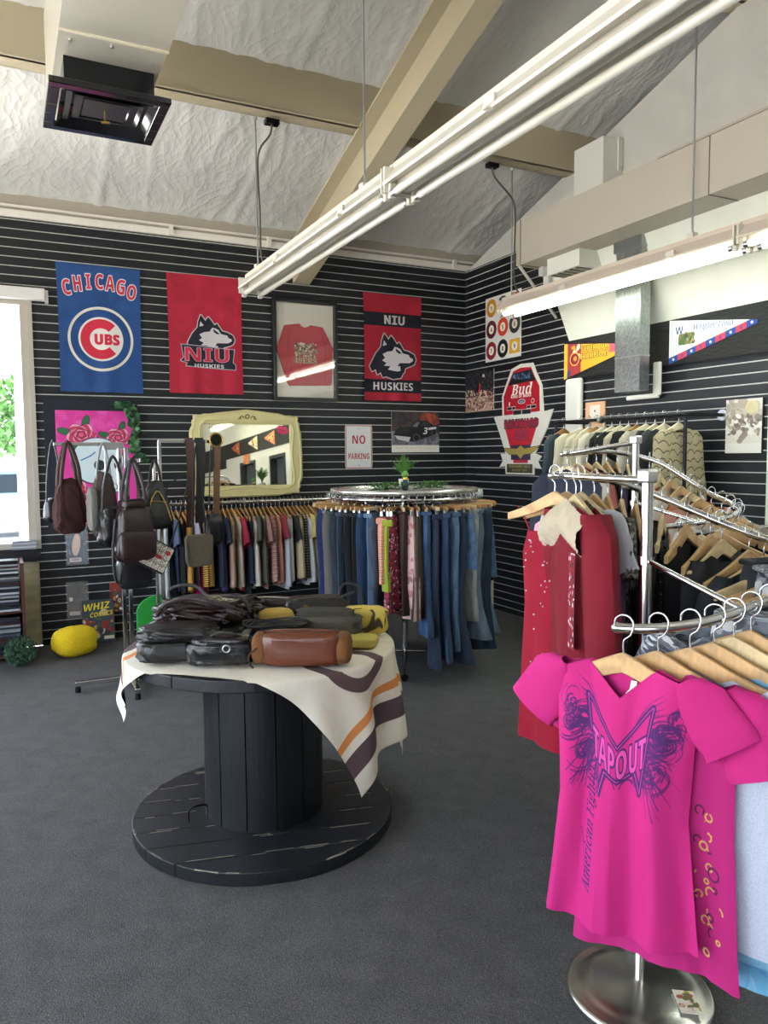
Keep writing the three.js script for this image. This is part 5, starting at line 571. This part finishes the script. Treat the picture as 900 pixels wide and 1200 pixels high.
  { const p = R1.at(132), ry = -69 * D2R, t = thing('pink_t_shirt', 'longer deep pink shirt with gold side print behind the printed one', 'shirt', p, ry); const m2 = mat(0xffffff, 0.85, { map: cv(512, 768, (c, w, h) => { fillBg(c, w, h, '#b0176c'); const q = rng(8); for (let i = 0; i < 26; i++) { c.strokeStyle = i % 3 ? '#c9a058' : '#5a1440'; c.lineWidth = 5; c.beginPath(); c.arc(400 + q() * 60, 330 + i * 13, 5 + q() * 11, q() * 6, q() * 6 + 3); c.stroke(); } circ(c, 420, 700, 9, null, '#d9b46a', 5); }) });
    part(t, 'body', sheet({ L: 0.83, w: [[0, 0.18], [0.16, 0.18], [0.5, 0.18], [1, 0.205]], th: 0.016, fold: 0.012, fk: 6, seed: 7, nu: 26, nv: 24, hem: 0.02 }), m2); for (const s of [-1, 1]) part(t, 'sleeve', sleeve(s, { x: 0.16, len: 0.2, ang: 0.4, r0: 0.08, r1: 0.078, seed: 3 }), pinkP); wh(p, ry, 2, 'first', 'longer pink shirt'); }
  const cd = cv(64, 84, (c, w, h) => { fillBg(c, w, h, '#d8cfc0'); mottle(c, w - 12, h - 16, 26, ['#b3a03c', '#c9a58c', '#6a6a3c', '#e3d9cc', '#a3503c'], 4, 12, 4, 6, 6); }); solo('trading_card', 'small trading card lying on the chrome rack base', 'card', bx(0.062, 0.002, 0.085), [M.paper, M.paper, mat(0xffffff, 0.4, { map: cd }), M.paper, M.paper, M.paper], [-2.925, 0.049, 5.735], [0.09, -0.5, -0.06]);
}
// ---------------------------------------------------------------- black pipe rail on the slat wall
{
  const x = -0.36, y = 1.925, t = thing('pipe_rail', 'black iron pipe rail fixed to the slat wall', 'rail'); const bm = mat(0x2c2c32, 0.4, { metalness: 0.8 });
  part(t, 'bar', rod([x, y - 0.014, 2.0], [x, y - 0.014, 3.39], 0.014, 10), bm); for (const z of [2.0, 3.39]) { part(t, 'wall_pipe', rod([x, y - 0.014, z], [-0.012, y - 0.014, z + 0.02], 0.014, 10), bm); part(t, 'leg', rod([x, y - 0.014, z], [x, 0.0, z], 0.013, 10), bm); part(t, 'elbow', new THREE.SphereGeometry(0.021, 12, 10), bm, [x, y - 0.014, z]); part(t, 'wall_flange', cyl(0.04, 0.04, 0.012, 20).rotateZ(PI / 2), M.steel, [-0.014, y - 0.014, z + 0.02]); }
  part(t, 'coupling', cyl(0.03, 0.03, 0.03, 16).rotateX(PI / 2), M.steel, [x, y - 0.014, 2.55]);
  const G = [['long', '#47525c', 'slate'], ['knit', '#d3cbb0', 'cream'], ['knit', '#c9c3a4', 'pale straw'], ['long', '#cfc6a8', 'butter'], ['knit', '#d8d0b6', 'ivory'], ['long', '#17171a', 'black'], ['long', '#222226', 'coal'], ['knit', '#bfb69a', 'sand'], ['tee', '#1b1b1f', 'jet'], ['long', '#c9c3ae', 'stone'], ['long', '#25272c', 'charcoal'], ['long', '#3b3f45', 'dark grey']];
  G.forEach(([k, c, nm], i) => { const z = i ? 2.32 + (i - 1) * 0.088 : 2.1, ry = (i ? 0.05 : 0.2) - 0.12 * Math.sin(i * 2.3); garment(k, c, `${nm} ${K[k]} on the pipe rail, ${ordn(i + 1)} from the white post`, [x, y, z], ry, 'clothes on the pipe rail', i); hanger('wood', [x, y, z], ry, 'hangers on the pipe rail', `hanger holding the ${nm} ${K[k]} on the pipe rail`, i === 0 || i % 5 === 3 ? M.wood2 : M.palehanger); });
  const sm = mat(0xffffff, 0.95, { map: cv(256, 256, (c, w, h) => { fillBg(c, w, h, '#b9ad8c'); c.strokeStyle = '#3c382c'; c.lineWidth = 3; for (let j = 0; j < 8; j++) { c.beginPath(); for (let i = 0; i <= 64; i++) { const x = i * 4, yy = 24 + j * 30 - 13 * Math.abs(Math.sin(x / 256 * PI * 5 + j * 1.57)); i ? c.lineTo(x, yy) : c.moveTo(x, yy); } c.stroke(); } }), bumpMap: weaveB, bumpScale: 0.003 });
  const p = [x, y, 3.33], s = thing('sweater', 'beige sweater with dark scalloped lines at the end of the pipe rail', 'sweater', p, 0.12); const gg = geo('knit', 1); part(s, 'body', gg.body, sm); gg.sl.forEach((q) => part(s, 'sleeve', q, sm)); part(s, 'neck_rib', tube(Array.from({ length: 14 }, (_, i) => { const a = i / 14 * 2 * PI; return [0.075 * Math.cos(a), -0.13 + 0.028 * Math.sin(a) - 0.012, 0.03 * Math.sin(a)]; }), 0.009, 30, 6, true), sm); hanger('wood', p, 0.12, 'hangers on the pipe rail', 'pale hanger holding the scalloped beige sweater', M.palehanger);
}
// ---------------------------------------------------------------- handbag stands
{
  const t = thing('handbag_stand', 'chrome T stand crowded with dark handbags', 'stand', [-3.88, 0, 1.6]); const c = M.chrome;
  for (const dx of [-0.022, 0.022]) part(t, 'post', rb(0.03, 1.66, 0.03, 0.004, 1, dx, 0.88, 0), c); part(t, 'foot', rb(0.9, 0.035, 0.04, 0.006, 1, 0.08, 0.06, -0.02), c); part(t, 'foot', rb(0.04, 0.035, 0.62, 0.006, 1, 0, 0.06, 0.05), c); for (const [x, z] of [[-0.35, -0.02], [0.5, -0.02], [0, 0.34], [0, -0.24]]) part(t, 'glide', cyl(0.018, 0.022, 0.044, 12, x, 0.022, z), M.blackMetal);
  part(t, 'arm', rb(0.45, 0.025, 0.012, 0.004, 1, -0.22, 1.735, -0.04), c); for (const x of [-0.11, -0.03]) part(t, 'arm_upright', rb(0.022, 0.3, 0.022, 0.004, 1, x, 1.6, -0.03), c); part(t, 'arm', rb(0.012, 0.025, 0.42, 0.004, 1, 0.06, 1.62, 0.15), c); part(t, 'arm_bracket', rb(0.14, 0.05, 0.03, 0.008, 1, -0.06, 1.72, -0.02), M.steel);
  const b = thing('belt_stand', 'slim chrome stand with belts and crossbody bags', 'stand', [-3.62, 0, 1.55]); part(b, 'post', rb(0.026, 1.74, 0.026, 0.004, 1, 0, 0.88, 0), c); part(b, 'post', rb(0.022, 1.6, 0.022, 0.004, 1, -0.045, 0.82, 0.02), c); part(b, 'arm', rb(0.46, 0.026, 0.012, 0.004, 1, 0.22, 1.755, 0), c); part(b, 'foot', rb(0.5, 0.03, 0.04, 0.006, 1, 0.05, 0.015, 0), c); part(b, 'foot', rb(0.04, 0.03, 0.5, 0.006, 1, 0, 0.015, 0.0), c);
  const hb = (label, p, ry, g, m, strapTop, strapR, sm, extra) => bag(label, p, ry, g, m, (o) => { const h = strapTop; for (const s of strapR.sides || [0]) part(o, 'strap', tube([[-strapR.w, strapR.y, s], [-strapR.w * 0.75, lerp(strapR.y, h, 0.5), s], [0, h, s * 0.3], [strapR.w * 0.75, lerp(strapR.y, h, 0.5), s], [strapR.w, strapR.y, s]], strapR.r || 0.008, 30, 6), sm || m); if (extra) extra(o); });
  const blk = lea(0x15181a, 0.35), bur = lea(0x331a20, 0.38);
  hb('small dark green leather bag on the arm end nearest the window', [-4.33, 1.2, 1.56], 0.5, soft(0.17, 0.17, 0.09, { e: 0.55, n: 0.06, taper: 0.25, seed: 41 }), lea(0x18221f, 0.35), 0.56, { w: 0.06, y: 0.14, r: 0.006 });
  hb('maroon suede hobo bag hanging next to the small green one', [-4.24, 1.12, 1.6], 0.4, soft(0.25, 0.38, 0.11, { e: 0.6, n: 0.24, k: 6, seed: 43, taper: 0.35, nu: 48 }), mat(0x3f1f1d, 0.75, { bumpMap: leaB, bumpScale: 0.003 }), 0.63, { w: 0.07, y: 0.33, r: 0.013, sides: [-0.02, 0.03] }, mat(0x3b221c, 0.7), (o) => part(o, 'tie_cord', tube([[0.08, 0.3, 0.05], [0.1, 0.15, 0.06], [0.1, 0.0, 0.05], [0.105, -0.05, 0.05]], 0.005, 16, 5), mat(0x55321f, 0.8)));
  hb('brown fur-lined bag with grey lining on the stand', [-4.02, 1.08, 1.66], 0.3, soft(0.2, 0.46, 0.12, { e: 0.6, n: 0.14, k: 7, seed: 45, taper: 0.35 }), mat(0x4a3c36, 0.9, { bumpMap: leaB, bumpScale: 0.005 }), 0.66, { w: 0.05, y: 0.4, r: 0.008 }, mat(0x8b8f96, 0.5), (o) => part(o, 'lining', soft(0.06, 0.3, 0.1, { e: 0.6, n: 0.1, seed: 46 }), mat(0x75746f, 0.7), [-0.09, 0.06, 0.01]));
  hb('black leather satchel with silver rings beside the burgundy backpack', [-3.97, 1.03, 1.78], 0.35, soft(0.22, 0.28, 0.13, { e: 0.55, n: 0.17, k: 7, seed: 47 }), blk, 0.62, { w: 0.09, y: 0.25, r: 0.011 }, null, (o) => { for (const s of [-1, 1]) part(o, 'ring', ring(0.015, 0.003, [s * 0.08, 0.25, 0.04]), M.steel); });
  hb('burgundy leather backpack with long handles and pocket', [-3.86, 0.93, 1.86], 0.2, soft(0.29, 0.40, 0.15, { e: 0.5, n: 0.13, k: 7, seed: 49, taper: 0.25, nu: 48 }), bur, 0.70, { w: 0.07, y: 0.36, r: 0.012, sides: [-0.04, 0.05] }, null, (o) => { part(o, 'front_pocket', soft(0.25, 0.2, 0.06, { e: 0.4, n: 0.05, seed: 50 }), bur, [0, 0.02, 0.07]); part(o, 'flap', soft(0.18, 0.06, 0.14, { e: 0.5, n: 0.05, seed: 51 }), bur, [0, 0.37, 0]); part(o, 'side_strap', tube([[-0.13, 0.3, 0.02], [-0.15, 0.1, 0.02], [-0.14, -0.1, 0.02], [-0.12, -0.14, 0.02], [-0.1, -0.02, 0.04]], 0.01, 24, 6), blk); });
  hb('black pointed bag with gold zip piping', [-3.70, 1.14, 1.80], 0.15, soft(0.26, 0.34, 0.11, { e: 0.5, n: 0.06, taper: 0.6, seed: 53 }), lea(0x17181c, 0.32), 0.48, { w: 0.04, y: 0.32, r: 0.01 }, null, (o) => { part(o, 'gold_zip', tube([[-0.07, 0.04, 0.055], [-0.045, 0.2, 0.045], [0, 0.27, 0.045], [0.045, 0.2, 0.05], [0.09, 0.06, 0.058]], 0.0045, 24, 5), M.gold); part(o, 'pocket_zip', rod([-0.04, 0.2, 0.05], [0.06, 0.19, 0.052], 0.004, 6), M.gold); });
  hb('plain black tote hanging low behind the backpack', [-3.84, 0.72, 1.70], 0.1, soft(0.24, 0.24, 0.1, { e: 0.45, n: 0.06, seed: 55 }), lea(0x1b1c22, 0.4), 0.88, { w: 0.08, y: 0.2, r: 0.008 });
  const ct = cv(384, 256, (c, w, h) => { fillBg(c, w, h, '#cfc9bd'); for (let i = 0; i < 6; i++) for (let j = 0; j < 4; j++) { c.strokeStyle = '#1b1a1c'; c.lineWidth = 5; c.strokeRect(i * 64, j * 64, 64, 64); c.beginPath(); c.arc(i * 64 + 32, j * 64 + 36, 12 + (i * 7 + j * 5) % 8, 0, 5); c.lineWidth = 4; c.stroke(); c.fillStyle = '#232124'; c.fillRect(i * 64 + 8, j * 64 + 8, 30, 7); } c.fillStyle = '#a5202c'; c.fillRect(120, 112, 190, 34); circ(c, 40, 210, 24, '#b3242f'); circ(c, 345, 60, 24, '#b3242f'); });
  { const e = mat(0x1a191b, 0.6), o = thing('print_tote', 'tilted comic-panel print bag in white black and red', 'bag', [-3.765, 0.99, 1.86], [0, 0.25, -0.52]); part(o, 'body', rb(0.32, 0.2, 0.05, 0.015, 2), e); part(o, 'printed_panel', bx(0.30, 0.18, 0.004, 0, 0, 0.025), [e, e, e, e, mat(0xffffff, 0.5, { map: ct }), e]); part(o, 'strap', tube([[-0.14, 0.09, 0], [-0.1, 0.4, -0.02], [0.0, 0.62, -0.02], [0.08, 0.4, -0.02], [0.12, 0.1, 0]], 0.006, 24, 5), e); }
  // belts
  const belt = (name, label, x, y0, y1, w, m, extra) => { const o = thing(name, label, name === 'belt' ? 'belt' : 'strap', [x, 0, 1.565]); const g = (z) => surf(2, 16, (u, v) => [(u - 0.5) * w + 0.01 * Math.sin(v * 3 + x * 9), lerp(y0, y1, v), z + 0.012 * Math.sin(v * 4 + z * 40)]); part(o, 'front_length', mg(g(0.012), g(0.017)), m); part(o, 'rear_length', mg(g(-0.012), g(-0.017)), m); part(o, 'loop', cyl(w * 0.0 + 0.0165, 0.0165, w, 12).rotateZ(PI / 2), m, [0, y0, 0]); if (extra) extra(o); return o; };
  belt('belt', 'brown leather belt looped over the slim stand', -3.41, 1.765, 1.12, 0.055, lea(0x5a281a, 0.45)); belt('belt', 'black leather belt next to the brown one', -3.335, 1.765, 1.15, 0.06, lea(0x131317, 0.4)); belt('belt', 'tan belt with large round dark buckle', -3.205, 1.765, 1.10, 0.042, lea(0x8f6238, 0.5), (o) => { part(o, 'buckle', cyl(0.05, 0.05, 0.012, 28).rotateX(PI / 2), mat(0x2a2a2e, 0.3, { metalness: 0.7 }), [-0.01, 1.765, 0.03]); part(o, 'buckle_rim', new THREE.TorusGeometry(0.048, 0.006, 8, 28), M.gold, [-0.01, 1.765, 0.035]); });
  hb('taupe canvas crossbody bag hanging from a long strap', [-3.36, 0.83, 1.60], 0.2, soft(0.2, 0.24, 0.05, { e: 0.3, n: 0.05, seed: 61, taper: -0.12 }), mat(0x6b6253, 0.85, { map: heather }), 0.92, { w: 0.05, y: 0.2, r: 0.006 }, mat(0x2a2624, 0.7)); hb('little black pouch bag beside the taupe crossbody', [-3.24, 0.98, 1.56], 0.1, soft(0.15, 0.24, 0.08, { e: 0.6, n: 0.1, seed: 63 }), lea(0x121418, 0.35), 0.77, { w: 0.03, y: 0.2, r: 0.005 });
}
// ---------------------------------------------------------------- by the window
{
  const t = thing('disc_shelf', 'low shelf unit packed with disc cases under the window', 'shelf'); const wm = mat(0x4a241c, 0.6); part(t, 'side_panel', bb(-4.545, -4.52, 0, 0.80, 0.1, 0.5), wm); part(t, 'side_panel', bb(-5.42, -5.395, 0, 0.80, 0.1, 0.5), wm); part(t, 'shelf_board', bb(-5.395, -4.545, 0.04, 0.06, 0.1, 0.5), wm); part(t, 'shelf_board', bb(-5.395, -4.545, 0.40, 0.415, 0.1, 0.5), wm); part(t, 'rear_panel', bb(-5.4, -4.54, 0, 0.6, 0.09, 0.1), wm);
  const r = rng(66), cs = [0x1b1c22, 0x2a2c33, 0x3b2226, 0x8f939a, 0x22303c, 0xb9bcc2, 0x4a4d55, 0x15161a].map((c) => phys(c, 0.25, { clearcoat: 0.5 })), bxg = rb(0.19, 0.0145, 0.135, 0.002, 1), wn = ['black', 'dark grey', 'maroon', 'silver', 'navy', 'white', 'grey', 'jet black'];
  let n = 0; for (const [pi, x] of [-4.655, -4.86, -5.065, -5.27].entries()) for (const [y0, k] of [[0.068, 20], [0.423, 27]]) for (let i = 0; i < k; i++) { const j = Math.floor(r() * 8); n++; solo('disc_case', `${wn[j]} disc case, ${ordn(i + 1)} up the ${k === 20 ? 'lower' : 'upper'} shelf pile, ${ordn(pi + 1)} pile from the slat wall`, 'case', bxg, cs[j], [x + (r() - 0.5) * 0.012, y0 + i * 0.0152, 0.42 + (r() - 0.5) * 0.02], (r() - 0.5) * 0.08, 'disc cases stacked in the shelf'); }
  for (let i = 0; i < 5; i++) solo('disc_case', `pale disc case on the black window sill, ${ordn(i + 1)} from the bottom`, 'case', bxg, cs[i % 2 ? 5 : 3], [-4.5, 0.868 + i * 0.0152, -0.005], (i - 2) * 0.03, 'disc cases on the sill');
  const tb = thing('topiary_ball', 'round dark green artificial topiary ball on the carpet', 'plant', [-4.57, 0.125, 0.66]); const gs = [[], []], lf = extr([[0, -0.011], [0.007, 0], [0, 0.012], [-0.007, 0]], 0.001); for (let i = 0; i < 1500; i++) { const a = r() * 6.28, c = r() * 2 - 1, s = Math.sqrt(1 - c * c), R = 0.125 * Math.sqrt(0.25 + 0.75 * r()), g = lf.clone(); g.rotateX(r() * 3); g.rotateY(r() * 6); gs[i % 2].push(g.translate(R * s * Math.cos(a), R * c, R * s * Math.sin(a))); } gs.forEach((g, i) => { const o = part(tb, 'leaves', mg(...g), mat(i ? 0x3a6146 : 0x33563e, 0.7)); o.userData.kind = 'stuff'; });
  const pl = thing('plush_cushion', 'plain bright yellow plush cushion lying on the carpet', 'cushion', [-4.16, 0, 0.50], 0.4); const ym = mat(0xeccb16, 0.95, { bumpMap: weaveB, bumpScale: 0.002, map: heather }); part(pl, 'body', soft(0.36, 0.245, 0.27, { e: 0.75, n: 0.1, k: 4, seed: 70 }), ym); part(pl, 'piping', tube(Array.from({ length: 16 }, (_, i) => { const a = i / 16 * 2 * PI; return [0.16 * Math.cos(a), 0.118, 0.122 * Math.sin(a)]; }), 0.006, 48, 6, true), mat(0xd9b80f, 0.95));
  solo('green_cutout', 'bright green rounded cutout board standing on the floor', 'board', (() => { const p = []; for (let i = 0; i <= 24; i++) { const a = PI - i / 24 * PI; p.push([0.19 * Math.cos(a), 0.27 + 0.14 * Math.sin(a)]); } return extr([...p, [0.19, 0], [-0.19, 0]], 0.02, 0.004); })(), mat(0x2aa43f, 0.6), [-3.45, 0.005, 0.32], 0.15);
}
// ---------------------------------------------------------------- outside the window
{
  struct('ground', bb(-40, 20, -0.3, -0.1, -50, -0.16), mat(0xb5b2aa, 0.9), null, 0, 'pale concrete pavement outside the window'); struct('ground_side', bb(-40, -7.76, -0.3, -0.1, -0.16, 40), mat(0xb5b2aa, 0.9), null, 0, 'pale concrete pavement beyond the side windows'); struct('ground_front', bb(-7.76, 20, -0.3, -0.1, 13.96, 40), mat(0xb5b2aa, 0.9), null, 0, 'pale concrete pavement beyond the street windows');
  const po = thing('street_post', 'pale blue grey post outside the window', 'post', [-4.36, -0.1, -6.0]); part(po, 'pole', cyl(0.06, 0.09, 3.4, 12, 0, 1.7, 0), mat(0x9fb4c0, 0.5)); part(po, 'cross_arm', bx(0.5, 0.05, 0.05, 0.0, 3.4, 0), mat(0x8a98a0, 0.5)); part(po, 'foot_plate', cyl(0.16, 0.16, 0.03, 12, 0, 0.015, 0), mat(0x9fb4c0, 0.5));
  const tr = (x, z, h, lab) => { const t = thing('street_tree', lab, 'tree', [x, -0.1, z]); part(t, 'trunk', cyl(0.1, 0.16, h * 0.5, 10, 0, h * 0.25, 0), mat(0x6b5a48, 0.9)); const r = rng(Math.floor(h * 100)), gs = [], lf = extr([[0, -0.12], [0.08, 0], [0, 0.14], [-0.08, 0]], 0.004); for (let i = 0; i < 1400; i++) { const a = r() * 6.28, c = r() * 2 - 1, s = Math.sqrt(1 - c * c), R = (0.55 + r() * 0.5) * h * 0.3, g = lf.clone(); g.rotateX(r() * 3); g.rotateY(r() * 6); gs.push(g.translate(R * s * Math.cos(a), h * 0.68 + R * c * 0.85, R * s * Math.sin(a))); } const o = part(t, 'crown', mg(...gs), mat(0x4f7a3a, 0.8)); o.userData.kind = 'stuff'; };
  tr(-4.9, -15, 4.2, 'small leafy street tree outside the window'); tr(-7.6, -19, 5, 'taller leafy tree farther up the street');
  const car = thing('parked_car', 'blue grey parked car seen through the window', 'car', [-5.3, -0.1, -12], 0.1); const bm = mat(0x5d7fa8, 0.3); part(car, 'body', extr([[-2.1, 0.3], [-2.15, 0.75], [-1.9, 0.9], [-1.2, 0.98], [-0.6, 1.45], [0.9, 1.48], [1.6, 1.0], [2.1, 0.9], [2.2, 0.35]], 1.6, 0.06, 2).translate(0, 0, -0.8), bm); part(car, 'side_window', extr([[-1.05, 0.98], [-0.55, 1.38], [0.85, 1.4], [1.4, 1.0]], 0.02).translate(0, 0, 0.86), mat(0x202830, 0.1)); for (const x of [-1.35, 1.4]) for (const z of [-0.75, 0.75]) part(car, 'wheel', cyl(0.33, 0.33, 0.2, 20).rotateX(PI / 2), mat(0x17181a, 0.7), [x, 0.33, z]);
}
renderer.render(scene, camera);
